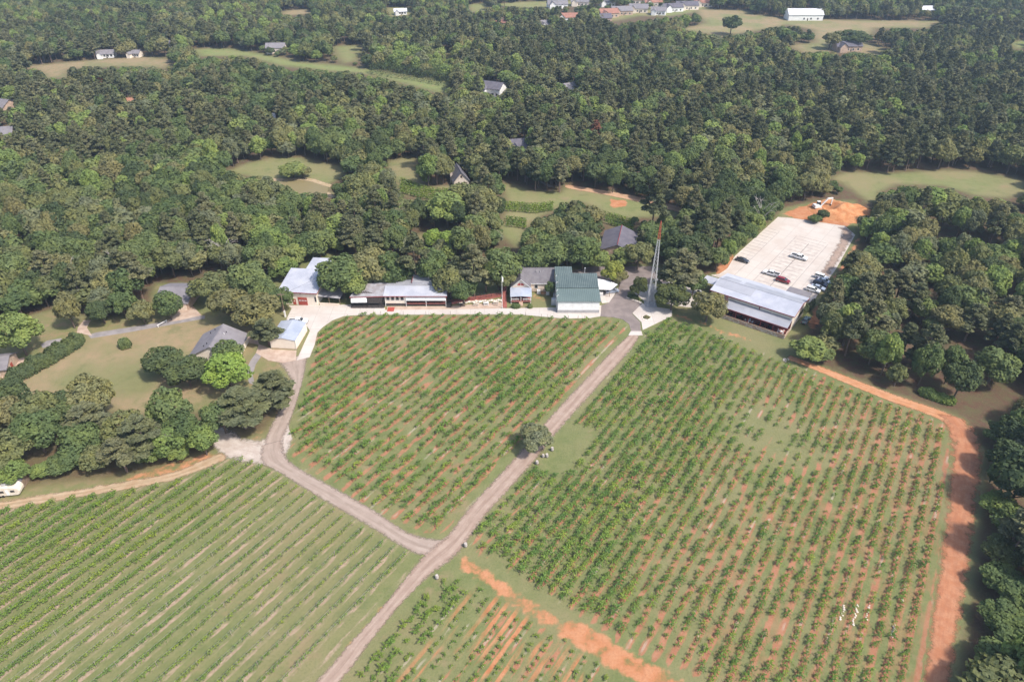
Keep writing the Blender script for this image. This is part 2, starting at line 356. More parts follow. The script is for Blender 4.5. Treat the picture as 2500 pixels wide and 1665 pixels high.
rm = k.step(k.math('ADD', k.attr('a_red'), k.math('MULTIPLY', k.math('SUBTRACT', n_mid, .5), 1.3)), .38, .72)
orange = k.mix(k.step(n_mid, .3, .7), (0.37,0.145,0.064), (0.43,0.215,0.115))
orange = k.mix(k.math('MULTIPLY', k.step(n_fine, .4, .75), .5), orange, (0.30,0.12,0.058))
ystr = k.math('MULTIPLY', k.step(k.math('ADD', fracd, wob), .27, .40), k.math('MULTIPLY', k.attr('a_young'), k.step(k.noise(.22, k.mapping(rowv, (0,0,0), (1.0,.22,1)), 3, .5), .44, .55)))
g5 = k.mix(ystr, g5, orange)
g6 = k.mix(rm, g5, orange)
k.set(k.b.inputs['Base Color'], g6); k.b.inputs['Roughness'].default_value = .95; k.b.inputs['Specular IOR Level'].default_value = .1
k.bump(k.math('ADD', n_fine, k.math('MULTIPLY', n_mid, 1.5)), .5, .25)
me.materials.append(k.m)
tag(link('ground', me), kind='structure')

# ------------------------------------------------------------------ roads
def road_mat(name, cA, cB, cC, tracks=False, edge=(.55, .95), fray=.8):
    k = NT(name); P = k.pos()
    e = k.attr('edge'); n1 = k.noise(.5, P, 4); n2 = k.noise(2.5, P, 5, .7)
    lon = k.n('ShaderNodeCombineXYZ'); k.set(lon.inputs[0], k.math('MULTIPLY', k.attr('across'), 2.2)); k.set(lon.inputs[1], k.math('MULTIPLY', k.attr('along'), .09))
    n3 = k.noise(1.6, lon.outputs[0], 4, .6)
    c = k.mix(k.step(n1, .35, .65), cA, cB); c = k.mix(k.math('MULTIPLY', k.step(n2, .4, .75), .5), c, cC)
    c = k.mix(k.math('MULTIPLY', k.step(n3, .42, .6), .6 if tracks else .3), c, cC)
    if tracks:
        tr = k.math('ABSOLUTE', k.math('SUBTRACT', k.math('ABSOLUTE', k.attr('across')), .42))
        c = k.mix(k.math('MULTIPLY', k.math('SUBTRACT', 1.0, k.step(tr, .05, .3)), .3), c, cA)
        c = k.mix(k.math('MULTIPLY', k.math('SUBTRACT', 1.0, k.step(k.math('ABSOLUTE', k.attr('across')), .06, .3)), .18), c, (cC[0]*.75, cC[1]*.78, cC[2]*.75))
    k.set(k.b.inputs['Base Color'], c); k.b.inputs['Roughness'].default_value = .95; k.b.inputs['Specular IOR Level'].default_value = .1
    al = k.math('ADD', e, k.math('MULTIPLY', k.math('SUBTRACT', k.noise(1.3 if fray < 1 else .45, P, 5, .65), .5), fray))
    mx = k.n('ShaderNodeMixShader'); tp = k.n('ShaderNodeBsdfTransparent')
    k.t.links.new(k.step(al, *edge), mx.inputs[0]); k.t.links.new(k.b.outputs[0], mx.inputs[1]); k.t.links.new(tp.outputs[0], mx.inputs[2])
    k.t.links.new(mx.outputs[0], k.out.inputs['Surface'])
    k.bump(n2, .4, .1)
    return k.m
def smooth_line(pts, n=6):
    out = []; P = [pts[0]] + list(pts) + [pts[-1]]
    for i in range(1, len(P)-2):
        p0, p1, p2, p3 = (np.array(q, float) for q in P[i-1:i+3])
        for j in range(n):
            t = j/n; out.append(.5*((2*p1)+(-p0+p2)*t+(2*p0-5*p1+4*p2-p3)*t*t+(-p0+3*p1-3*p2+p3)*t**3))
    out.append(np.array(P[-2], float)); return np.array(out)
def road(name, left, right, mat, z, ext=1.15):
    """two edges given as photo pixels (same count); the sheet runs a little past them so that the verge can fray"""
    L = smooth_line(GP(left)); Rr = smooth_line(GP(right)); nn = len(L); A = np.linspace(-ext, ext, 13)
    V = []; ed = []; ac = []; alg = []; d = 0
    for i in range(nn):
        c = (L[i]+Rr[i])/2; h = (Rr[i]-L[i])/2
        if i: d += np.linalg.norm(c - pc)
        pc = c
        for a in A:
            q = c + h*a; V.append((q[0], q[1], z)); ed.append(abs(a)); ac.append(a); alg.append(d)
    m = len(A); Fq = np.array([(i*m+j, i*m+j+1, (i+1)*m+j+1, (i+1)*m+j) for i in range(nn-1) for j in range(m-1)])
    e = np.array(ed); al = np.array(alg); e = np.maximum(e*0.8, np.maximum(1-np.minimum(al, d-al)/1.2, 0)*.95 if ext > 1.1 else 0)
    me = npmesh(name, np.array(V), Fq, mat)
    for nm, ar in (('edge', e), ('across', ac), ('along', al)):
        a = me.attributes.new(nm, 'FLOAT', 'POINT'); a.data.foreach_set('value', np.array(ar, np.float32))
    return tag(link(name, me), kind='structure')
m_dirt = road_mat('packed_dirt_road', (0.36,0.275,0.222), (0.30,0.22,0.175), (0.24,0.165,0.128), True)
m_red = road_mat('red_clay_track', (0.44,0.215,0.105), (0.50,0.29,0.17), (0.33,0.14,0.07), True)
m_redw = road_mat('red_clay_headland', (0.37,0.155,0.080), (0.42,0.205,0.115), (0.25,0.11,0.065), False, (.40,.95), 1.5)
m_sand = road_mat('pale_sand_track', (0.43,0.32,0.22), (0.36,0.23,0.14), (0.24,0.18,0.10), True, (.45,.9), 1.2)
m_white = road_mat('white_crushed_rock', (0.47,0.41,0.36), (0.39,0.325,0.28), (0.29,0.23,0.19), False, (.45,.95), 1.4)
m_drive = road_mat('grey_chip_drive', (0.35,0.28,0.235), (0.30,0.235,0.195), (0.24,0.18,0.145), True)
m_lane = road_mat('orange_sand_lane', (0.47,0.31,0.20), (0.42,0.25,0.15), (0.34,0.20,0.12), True, (.7,.95))
road('dirt_road', [(600,1830),(775,1660),(850,1575),(926,1490),(991,1410),(1033,1358),(1065,1330),(1100,1300),(1152,1232),(1259,1116),(1347,1014),(1446,908),(1505,846),(1541,814)],
     [(650,1850),(829,1663),(903,1567),(968,1487),(1029,1422),(1070,1388),(1112,1356),(1146,1312),(1190,1252),(1300,1130),(1362,1052),(1485,915),(1536,858),(1562,820)], m_dirt, .03)
road('gravel_lane', [(690,1073),(694,1108),(730,1143),(815,1190),(915,1247),(991,1297),(1045,1314),(1100,1318)], [(640,1085),(640,1128),(690,1158),(800,1226),(915,1292),(968,1326),(1020,1352),(1085,1366)], m_drive, .024)
road('gravel_lane', [(678,880),(704,915),(714,940),(700,975),(672,1020),(652,1062),(640,1100)], [(752,862),(745,900),(736,940),(723,985),(706,1035),(690,1075),(696,1112)], m_drive, .021)
road('white_gravel_pad', [(522,1042),(556,1046),(592,1066),(632,1076),(668,1056),(700,1020)], [(520,1086),(538,1110),(582,1126),(634,1134),(690,1120),(716,1070)], m_white, .018)
road('sand_track', [(545,1100),(425,1150),(282,1178),(153,1200),(0,1224),(-200,1262)], [(560,1120),(432,1170),(290,1199),(155,1222),(0,1247),(-200,1290)], m_sand, .03)
road('clay_track', [(1926,866),(2000,893),(2071,920),(2186,964),(2281,996),(2355,1026)], [(1918,876),(1995,906),(2065,936),(2178,982),(2270,1014),(2330,1044)], m_red, .03)
road('clay_headland', [(2290,1008),(2315,1050),(2322,1127),(2304,1297),(2287,1424),(2270,1551),(2249,1690),(2240,1800)], [(2350,1020),(2385,1060),(2396,1120),(2376,1297),(2360,1424),(2338,1551),(2318,1690),(2312,1800)], m_redw, .034)
road('clay_track', [(1378,451),(1482,467),(1584,486),(1664,506)], [(1378,459),(1482,477),(1584,499),(1664,521)], m_lane, .05)

# ------------------------------------------------------------------ paved areas
def concrete_mat(name, c1, c2, c3, sx, sy, rot):
    k = NT(name); P = k.pos()
    n1 = k.noise(.12, P, 4, .6); n2 = k.noise(1.6, P, 5, .7)
    br = k.n('ShaderNodeTexBrick'); k.set(br.inputs['Vector'], k.mapping(P, (0,0,rot), (1,1,1)))
    br.offset = 0; br.inputs['Scale'].default_value = 1; br.inputs['Brick Width'].default_value = sx; br.inputs['Row Height'].default_value = sy
    br.inputs['Mortar Size'].default_value = .05; br.inputs['Color1'].default_value = (*c1, 1); br.inputs['Color2'].default_value = (*[a*.93 for a in c1], 1); br.inputs['Mortar'].default_value = (*[a*.6 for a in c1], 1)
    c = k.mix(k.step(n1, .42, .68), br.outputs[0], c2); c = k.mix(k.math('MULTIPLY', k.step(n2, .45, .8), .45), c, c3)
    k.set(k.b.inputs['Base Color'], c); k.b.inputs['Roughness'].default_value = .9; k.b.inputs['Specular IOR Level'].default_value = .2
    return k.m
WH_A = math.atan2(-.604, .797)
m_conc = concrete_mat('pale_concrete', (0.50,0.455,0.415), (0.43,0.375,0.335), (0.36,0.30,0.255), 4.5, 4.5, 0)
m_lot = concrete_mat('parking_concrete', (0.50,0.45,0.405), (0.44,0.38,0.335), (0.37,0.30,0.25), 6, 5.4, -WH_A)
m_asph = M('weathered_asphalt', (0.165,0.135,0.125), (0.22,0.18,0.165), .95, .35, bump=.3)
m_asph2 = M('grey_drive_asphalt', (0.26,0.235,0.23), (0.20,0.18,0.175), .95, .4)
m_pinkdirt = M('pinkish_packed_earth', (0.44,0.34,0.27), (0.36,0.26,0.20), .95, .5)
def sheet(name, pts, mat, z, world=False):
    p = pts if world else GP(pts)
    bm = bmesh.new(); vs = [bm.verts.new((q[0], q[1], z)) for q in p]; f = bm.faces.new(vs); f.normal_update()
    if f.normal.z < 0: f.normal_flip()
    g = bmesh.ops.extrude_face_region(bm, geom=[f]); bmesh.ops.translate(bm, verts=[v for v in g['geom'] if isinstance(v, bmesh.types.BMVert)], vec=(0, 0, 0))
    for v in vs: v.co.z = -0.05
    bmesh.ops.recalc_face_normals(bm, faces=bm.faces)
    me = bpy.data.meshes.new(name); bm.to_mesh(me); bm.free(); me.materials.append(mat)
    return tag(link(name, me), kind='structure')
sheet('concrete_apron', [(700,778),(712,753),(704,746),(860,744),(940,752),(940,757),(1140,755),(1350,751),(1362,752),(1468,746),(1467,772),(1440,777),(1376,778),(1333,774),(1270,768),(1100,768),(880,769),(840,772),(812,782),(790,797),(775,812),(768,842),(756,872),(724,880),(742,840),(757,808),(748,795),(700,795)], m_conc, .055)
sheet('asphalt_yard', [(1466,773),(1468,746),(1486,740),(1508,712),(1512,690),(1440,690),(1395,672),(1395,662),(1440,652),(1588,650),(1640,662),(1630,690),(1570,694),(1540,710),(1530,716),(1568,740),(1543,766),(1563,787),(1565,810),(1541,810),(1536,792),(1520,780),(1497,775)], m_asph, .07)
sheet('concrete_patio', [(1544,765),(1568,741),(1590,748),(1641,756),(1640,772),(1569,806),(1566,787)], m_conc, .085)
sheet('concrete_threshold', [(1540,809),(1566,809),(1569,819),(1534,819)], m_conc, .1)
sheet('concrete_patio', [(1571,696),(1632,688),(1700,706),(1722,716),(1710,752),(1674,750),(1640,745),(1600,735),(1572,735),(1545,712)], m_conc, .062)
sheet('concrete_pad', [(1458,712),(1505,713),(1487,739),(1470,741)], m_conc, .082)
sheet('gravel_terrace', [(945,748),(1092,748),(1225,738),(1226,753),(1140,755.5),(945,757.5)], m_pinkdirt, .045)
sheet('grey_driveway', [(215,818),(222,826),(310,812),(400,796),(500,778),(500,770),(430,778),(385,788),(300,802),(235,812)], m_asph2, .04)
sheet('earth_driveway', [(188,812),(225,820),(212,800),(222,782),(205,782),(190,800)], m_pinkdirt, .05)
sheet('earth_driveway', [(405,787),(440,782),(492,770),(478,755),(465,742),(443,742),(432,765)], m_pinkdirt, .048)
sheet('earth_driveway', [(0,905),(20,882),(60,872),(58,884),(25,900),(5,925)], m_pinkdirt, .05)
sheet('grey_driveway', [(100,842),(115,832),(150,826),(154,834),(120,846),(104,850)], m_asph2, .05)
sheet('grey_driveway', [(600,905),(612,880),(625,862),(640,866),(624,890),(617,915),(622,940),(608,935)], m_asph2, .05)
sheet('earth_driveway', [(625,862),(632,842),(600,835),(604,815),(625,812),(632,840),(665,853),(724,856),(722,880),(690,886),(655,880)], m_pinkdirt, .06)
sheet('grey_driveway', [(1317,442),(1332,446),(1350,456),(1342,458),(1322,448)], m_asph2, .05)
lot = sheet('parking_lot', LOT, m_lot, .05)
m_paint = M('worn_grey_paint', (0.20,0.17,0.15), (0.33,0.285,0.25), .8, .6)
m_joint = M('dark_joint', (0.10,0.085,0.08), None, .9)
m_stain = M('brown_mud_stain', (0.30,0.21,0.16), (0.42,0.34,0.28), .95, .5)
LOX, LOY = 64.3, 198.8; EX = (.797, -.604); EY = (.604, .797)
def WHw(a, b): return LOX + a*EX[0] + b*EY[0], LOY + a*EX[1] + b*EY[1]
def whL(x, y): dx, dy = x-LOX, y-LOY; return dx*EX[0]+dy*EX[1], dx*EY[0]+dy*EY[1]
def lot_strip(name, a0, a1, b0, b1, mat, z=.056):
    c = WHw((a0+a1)/2, (b0+b1)/2)
    mb = MB(); mb.box(-(a1-a0)/2, (a1-a0)/2, -(b1-b0)/2, (b1-b0)/2, -.003, .003)
    o = mb.build(name, mat, lot); o.location = (c[0], c[1], z); o.rotation_euler = (0, 0, WH_A); return o
lp = GP(LOT)
for b in np.arange(21.0, 72, 2.75):                       # stall lines: left edge, centre double bay, right edge
    for a0, a1 in ((-6.2, -1.2), (6.6, 11.7), (11.9, 17.0), (24.0, 29.2)):
        p, q = WHw(a0, b), WHw(a1, b)
        if inpoly([p[0]], [p[1]], lp)[0] and inpoly([q[0]], [q[1]], lp)[0]: lot_strip('stall_line', a0, a1, b-.11, b+.11, m_paint)
lot_strip('centre_joint', 11.72, 11.88, 22, 66, m_joint, .058)
for a in (-1.0, 5.8, 17.8, 23.6):
    lot_strip('slab_joint', a-.04, a+.04, 20, 70 if a < 20 else 62, m_joint, .0585)
for j in range(6):
    lot_strip('hatch_line', -5.0+.9*j, -4.9+.9*j, 17.2, 20.2, m_joint, .057)
# kerb round the lot
m_kerb = M('concrete_kerb', (0.55,0.50,0.44), (0.45,0.39,0.33), .9, .8)
def kerb_line(name, pts, parent, h=.15, wd=.25):
    for i in range(len(pts)-1):
        a = Vector((*pts[i], 0)); b = Vector((*pts[i+1], 0)); d = (b-a); L = d.length
        mb = MB(); mb.box(0, L, -wd/2, wd/2, 0, h)
        o = mb.build(name, m_kerb, parent); o.location = a; o.rotation_euler = (0, 0, math.atan2(d.y, d.x))
m_mud = road_mat('mud_film', (0.34,0.26,0.215), (0.29,0.215,0.17), (0.24,0.17,0.13), False, (.15,.75), 1.6)
road('mud_stain', [(2040,553),(2050,575),(2015,640),(1985,690)], [(2066,556),(2086,576),(2039,658),(2003,708)], m_mud, .064)
for a0, a1 in ((6.6,17.0),):
    lot_strip('stained_bay', a0, a1, 21, 66, M('oil_stained_concrete', (0.41,0.355,0.315), (0.50,0.45,0.40), .9, .5), .0525)
kerb_line('kerb', GP([(1737,673),(1757,670),(1776,657),(1795,626),(1900,531),(1936,534),(2063,553)]), lot)

# ------------------------------------------------------------------ building materials
m_white_w = M('white_painted_wall', (0.78,0.77,0.75), (0.70,0.69,0.67), .6, .5)
m_tanwall = M('cream_stucco', (0.72,0.60,0.49), (0.66,0.54,0.43), .85, .6)
m_tanwall2 = M('cream_siding', (0.74,0.66,0.56), (0.68,0.59,0.49), .8, .6)
m_greybase = M('grey_block_base', (0.36,0.35,0.35), (0.30,0.285,0.28), .9, .7)
m_green = M('green_metal_roof', (0.088,0.124,0.118), (0.112,0.150,0.142), .5, .25, spec=.5)
m_green2 = M('green_metal_roof_stained', (0.056,0.080,0.080), (0.088,0.116,0.112), .5, .3, spec=.5)
m_greenrib = M('pale_green_seam', (0.19,0.235,0.225), (0.15,0.19,0.18), .5, .5)
m_shing = M('grey_asphalt_shingle', (0.125,0.115,0.125), (0.16,0.148,0.155), .95, .7, bump=.3)
m_shing2 = M('violet_grey_shingle', (0.095,0.088,0.108), (0.125,0.116,0.135), .95, .5, bump=.3)
m_shing3 = M('light_grey_shingle', (0.165,0.152,0.165), (0.20,0.186,0.195), .95, .5, bump=.3)
m_dshing = M('dark_slate_shingle', (0.095,0.09,0.105), (0.13,0.12,0.135), .95, .5, bump=.3)
m_metal = M('pale_metal_roof', (0.38,0.39,0.44), (0.47,0.475,0.515), .42, .22, spec=.5, metal=.15)
m_metal2 = M('dull_metal_roof', (0.30,0.305,0.335), (0.37,0.37,0.40), .45, .2, spec=.5, metal=.15)
m_metal3 = M('bluish_metal_roof', (0.34,0.375,0.45), (0.43,0.455,0.515), .35, .3, spec=.5, metal=.15)
m_metalrust = M('streaked_metal_roof', (0.36,0.355,0.38), (0.26,0.235,0.24), .5, .5, spec=.4, metal=.1)
m_redtrim = M('dark_red_trim', (0.26,0.045,0.045), None, .6)
m_reddoor = M('brick_red_door', (0.36,0.075,0.05), (0.30,0.055,0.04), .55, 2)
m_reddeck = M('red_stained_deck', (0.30,0.095,0.075), (0.23,0.075,0.06), .8, .9)
m_dark = M('dark_opening', (0.02,0.018,0.018), None, .6)
m_black = M('black_painted_metal', (0.018,0.018,0.02), None, .5)
m_darkwood = M('dark_brown_board', (0.055,0.045,0.042), (0.085,0.07,0.065), .8, 2)
m_wood = M('weathered_timber', (0.24,0.17,0.12), (0.17,0.12,0.085), .85, 2)
m_glass = M('window_glass', (0.03,0.035,0.04), None, .08, spec=.6)
m_awn = M('white_canvas', (0.80,0.79,0.78), (0.74,0.73,0.72), .7, 1)
m_trim = M('white_trim', (0.75,0.73,0.71), None, .6)
m_stone = M('tan_stone', (0.50,0.37,0.28), (0.38,0.27,0.20), .9, .8, bump=.4)
m_stone2 = M('pale_limestone', (0.62,0.55,0.47), (0.50,0.42,0.35), .9, 1.2, bump=.4)
m_steel = M('galvanised_steel', (0.60,0.60,0.61), (0.50,0.50,0.51), .45, 3, metal=.4)
m_red = M('aviation_red', (0.48,0.10,0.06), (0.38,0.07,0.05), .5, 2)
m_bark = M('grey_brown_bark', (0.15,0.115,0.09), (0.10,0.075,0.06), .95, 3, bump=.5)
m_barkp = M('pine_bark', (0.22,0.155,0.12), (0.15,0.10,0.08), .95, 3, bump=.5)
m_deadwood = M('bleached_deadwood', (0.42,0.38,0.35), (0.33,0.29,0.26), .9, 2)

def wall_profile(name, prof, x0, x1, mat, parent, off=None):
    """(y, z) outline pushed along x"""
    mb = MB(); mb.slab([(x0, y, z) for y, z in prof], x1-x0, (1, 0, 0)); return mb.build(name, mat, parent, off)
def gable_walls(name, x0, x1, y0, y1, eave, ridge, mat, parent, off=None, along='y', base=0.0):
    mb = MB()
    if along == 'y':
        xm = (x0+x1)/2; mb.slab([(x0,y0,base),(x1,y0,base),(x1,y0,eave),(xm,y0,ridge),(x0,y0,eave)], y1-y0, (0,1,0))
    else:
        ym = (y0+y1)/2; mb.slab([(x0,y0,base),(x0,y1,base),(x0,y1,eave),(x0,ym,ridge),(x0,y0,eave)], x1-x0, (1,0,0))
    return mb.build(name, mat, parent, off)
def roof_slab(name, pts, mat, parent, off=None, th=.12):
    mb = MB(); mb.slab(pts, th); return mb.build(name, mat, parent, off)
def ribs(pts, step, parent, mat, off=None, w=.05, h=.06):
    """raised seams from edge p0-p1 to edge p3-p2 of a roof plane"""
    p = [Vector(q) for q in pts]; L = (p[1]-p[0]).length; n = int(L/step); mb = MB()
    for i in range(n+1):
        t = (i+.5)/(n+1); a = p[0].lerp(p[1], t); b = p[3].lerp(p[2], t); u = (p[1]-p[0]).normalized()*w/2
        mb.slab([tuple(a-u+Vector((0,0,h))), tuple(a+u+Vector((0,0,h))), tuple(b+u+Vector((0,0,h))), tuple(b-u+Vector((0,0,h)))], h)
    return tag(mb.build('roof_seam', mat, parent, off), kind='stuff')
def gable_roof(x0, x1, y0, y1, eave, ridge, mat, parent, off=None, along='y', over=.4, th=.14, seams=0, smat=None):
    out = []
    if along == 'y':
        xm = (x0+x1)/2; s = (ridge-eave)/(xm-x0); e = eave - s*over; Y0, Y1 = y0-over, y1+over
        A = [(x0-over,Y0,e+th),(x0-over,Y1,e+th),(xm,Y1,ridge+th),(xm,Y0,ridge+th)]; B = [(x1+over,Y1,e+th),(x1+over,Y0,e+th),(xm,Y0,ridge+th),(xm,Y1,ridge+th)]
    else:
        ym = (y0+y1)/2; s = (ridge-eave)/(ym-y0); e = eave - s*over; X0, X1 = x0-over, x1+over
        A = [(X0,y0-over,e+th),(X1,y0-over,e+th),(X1,ym,ridge+th),(X0,ym,ridge+th)]; B = [(X1,y1+over,e+th),(X0,y1+over,e+th),(X0,ym,ridge+th),(X1,ym,ridge+th)]
    for q in (A, B):
        o = roof_slab('roof_slope', q, mat, parent, off, th); out.append(o)
        if seams: ribs(q, seams, o, smat or mat, off)
    mb = MB()
    if along == 'y': mb.box(xm-.12, xm+.12, Y0, Y1, ridge+th-.02, ridge+th+.05)
    else: mb.box(X0, X1, ym-.12, ym+.12, ridge+th-.02, ridge+th+.05)
    mb.build('ridge_cap', mat, parent, off)
    return out
def window(parent, x, z, w, h, y, off=None, nrm=-1, frame=m_trim, pane=m_glass, axis='x', arch=False):
    """a framed window on a wall facing -y (or +/-x with axis='y')"""
    mb = MB(); g = MB(); d = .06
    def bx(m, a0, a1, z0, z1, e0, e1):
        lo, hi = sorted((y+nrm*e0, y+nrm*e1))
        if axis == 'x': m.box(a0, a1, lo, hi, z0, z1)
        else: m.box(lo, hi, a0, a1, z0, z1)
    t = .1
    bx(mb, x-w/2-t, x+w/2+t, z-t, z, 0, d); bx(mb, x-w/2-t, x+w/2+t, z+h, z+h+t, 0, d)
    bx(mb, x-w/2-t, x-w/2, z, z+h, 0, d); bx(mb, x+w/2, x+w/2+t, z, z+h, 0, d)
    f = mb.build('window', frame, parent, off)
    bx(g, x-w/2, x+w/2, z, z+h, -.01, .02); g.build('pane', pane, f, off)
    return f
def bar(mb, a, b, r=.05): mb.tube(a, b, r, n=5)
def railing(name, a, b, h, mat, parent, off=None, step=1.5, rails=3):
    a = Vector(a); b = Vector(b); L = (b-a).length; n = max(1, int(L/step)); mb = MB()
    for i in range(n+1):
        p = a.lerp(b, i/n); bar(mb, p, p+Vector((0,0,h)), .05)
    for r in range(rails): z = h*(r+1)/rails; bar(mb, a+Vector((0,0,z)), b+Vector((0,0,z)), .035)
    return mb.build(name, mat, parent, off)

# ------------------------------------------------------------------ green-roofed hall
T = thing('winery_hall', 'white-fronted hall with dark green metal roof beside the asphalt yard', 'building', (21.4, 203, 0)); off = T.location.copy()
wall_profile('wall', [(194.1,1.15),(211.5,1.15),(211.5,7.0),(200.5,5.4),(194.1,4.4)], 14.75, 20.0, m_white_w, T, off)
wall_profile('wall', [(194.1,1.15),(207.9,1.15),(207.9,6.55),(200.5,5.4),(194.1,4.4)], 20.0, 28.1, m_white_w, T, off)
mb = MB(); mb.box(14.68, 28.17, 194.02, 207.9, 0, 1.15); mb.box(14.68, 20.0, 207.9, 211.56, 0, 1.15); mb.build('base_course', m_greybase, T, off)
q = [(14.4,193.75,4.5),(28.5,193.75,4.5),(28.45,200.7,5.55),(14.4,200.7,5.55)]
o = roof_slab('lower_roof', q, m_green, T, off); ribs(q, .62, o, m_greenrib, off, .11, .07)
q = [(14.4,200.4,5.75),(28.4,200.4,5.75),(28.4,208.2,6.95),(14.4,208.2,6.95)]
o = roof_slab('upper_roof', q, m_green2, T, off); ribs(q, .62, o, m_greenrib, off, .11, .07)
q = [(14.4,208.2,6.95),(20.2,208.2,6.95),(20.2,211.8,7.5),(14.4,211.8,7.5)]
o = roof_slab('rear_roof', q, m_green2, T, off); ribs(q, .62, o, m_greenrib, off, .11, .07)
for xx in (16.5, 19.5, 22.5, 25.5):
    MB().box(xx-.02, xx+.02, 194.06, 194.095, 1.2, 4.4).build('wall_seam', m_trim, T, off)
for yy in (196.2, 199.0, 203.0, 206.5):
    mb = MB(); mb.tube((14.45,yy,0), (14.45,yy,4.8+.15*(yy-194)), .09); mb.tube((14.45,yy,4.6+.15*(yy-194)), (14.9,yy,5.2+.15*(yy-194)), .12); mb.build('downpipe', m_trim, T, off)
mb = MB(); mb.tube((24.4,209,0), (24.4,209,8.3), .09); mb.lathe([(.16,8.2),(.2,8.5),(.05,8.6)], 8, (24.4,209,0)); mb.build('vent_stack', m_steel, T, off)
window(T, 198, 1.8, 1.1, 1.4, 28.1, off, 1, axis='y'); 
mb = MB(); mb.box(28.1, 28.18, 195, 196.1, .2, 2.3); mb.build('door', m_greybase, T, off)

# ------------------------------------------------------------------ shingled house with porch
T = thing('tasting_house', 'tan house with grey shingle roof, arched gable window and small blue-grey porch', 'house', (7, 208, 0)); off = T.location.copy()
gable_walls('wall', 5.9, 14.3, 208.1, 217.3, 3.3, 6.3, m_tanwall, T, off, 'x')
gable_walls('wall', -.1, 5.85, 204.9, 217.2, 3.45, 6.2, m_tanwall, T, off, 'y')
gable_roof(2.9, 14.2, 208.0, 217.4, 3.35, 6.45, m_shing, T, off, 'x', .3)
gable_roof(-.2, 6.0, 204.8, 217.0, 3.55, 6.25, m_shing, T, off, 'y', .3)
mb = MB(); mb.box(5.2, 14.4, 207.62, 207.72, 3.05, 3.25); mb.build('gutter', m_trim, T, off)
n = 10; arc = [(2.9-1.25, 4.0)] + [(2.9-1.25*math.cos(math.pi*i/n), 4.0+1.15*math.sin(math.pi*i/n)) for i in range(n+1)]
f = MB(); f.slab([(a, 204.86, b) for a, b in arc[1:]], .08, (0, 1, 0)); fo = f.build('arched_window', m_trim, T, off)
for sx in (-1, 1):
    g = MB(); g.slab([(2.9+sx*.06, 204.84, 4.08)] + [(2.9+sx*(.06+1.08*math.sin(math.pi/2*i/6)), 204.84, 4.08+.98*math.cos(math.pi/2*i/6)) for i in range(7)], .03, (0, 1, 0)); g.build('pane', m_reddoor, fo, off)
for a, b in (((-.5,3.3),(2.9,6.42)), ((6.3,3.3),(2.9,6.42))):
    MB().slab([(a[0],204.42,a[1]),(b[0],204.42,b[1]),(b[0],204.42,b[1]+.18),(a[0],204.42,a[1]+.18)], .06, (0,-1,0)).build('barge_board', m_trim, T, off)
for xx, yy in ((8.3, 211.2), (9.6, 211.2), (3.9, 214.5)):
    zz = 3.4+(yy-207.7)*.66 if yy < 213 else 5.6
    mb = MB(); mb.tube((xx,yy,zz-.5), (xx,yy,zz+.7), .09); mb.build('roof_vent', m_steel, T, off)
window(T, 8.2, 1.2, 1.0, 1.3, 208.1, off); window(T, 12.2, 1.2, 1.0, 1.3, 208.1, off)
# porch
for a0, a1, z0, z1 in ((-.6, 2.95, 2.75, 3.0), (2.95, 6.5, 3.0, 2.75)):
    q = [(a0,199.7,z0),(a1,199.7,z1),(a1,204.6,z1+.65),(a0,204.6,z0+.65)]
    o = roof_slab('porch_roof', q, m_metal3, T, off, .08); ribs(q, .5, o, m_metal3, off, .05, .04)
MB().box(-.4, 6.3, 199.8, 204.8, .75, 1.0).build('porch_floor', m_reddeck, T, off)
MB().box(-.3, 6.2, 204.72, 204.8, 1.0, 3.3).build('porch_back_wall', m_reddeck, T, off)
MB().box(2.4, 3.4, 204.62, 204.72, 1.0, 3.0).build('door', m_reddoor, T, off)
for xx in (-.3, 2.95, 6.2): MB().box(xx-.08, xx+.08, 199.85, 200.0, .0, 2.8).build('porch_post', m_trim, T, off)
MB().box(-.35, 2.3, 199.82, 199.94, 1.75, 1.9).build('rail', m_trim, T, off); MB().box(3.6, 6.25, 199.82, 199.94, 1.75, 1.9).build('rail', m_trim, T, off)
for xx in np.arange(-.2, 6.2, .45):
    if not 2.3 < xx < 3.6: MB().box(xx-.03, xx+.03, 199.85, 199.91, 1.0, 1.75).build('baluster', m_trim, T, off)
for s in range(4): MB().box(2.3, 3.6, 198.5+.32*s, 199.8, 0, .2+.19*s).build('step', m_stone, T, off)

# carport beside the hall
T = thing('carport', 'open carport with white flat roof on the right of the green-roofed hall', 'carport', (31.5, 207, 0)); off = T.location.copy()
roof_slab('roof', [(28.7,204.3,3.0),(32.9,204.0,3.0),(35.6,207.2,3.2),(32.6,209.6,3.3),(28.7,211.0,3.35)], m_awn, T, off, .14)
for xx, yy in ((29.0,204.6),(32.7,204.4),(35.2,207.2),(32.6,209.2)): MB().box(xx-.08, xx+.08, yy-.08, yy+.08, 0, 3.0).build('post', m_wood, T, off)
MB().box(28.9, 32.6, 209.0, 209.15, 0, 1.6).build('back_wall', m_wood, T, off)

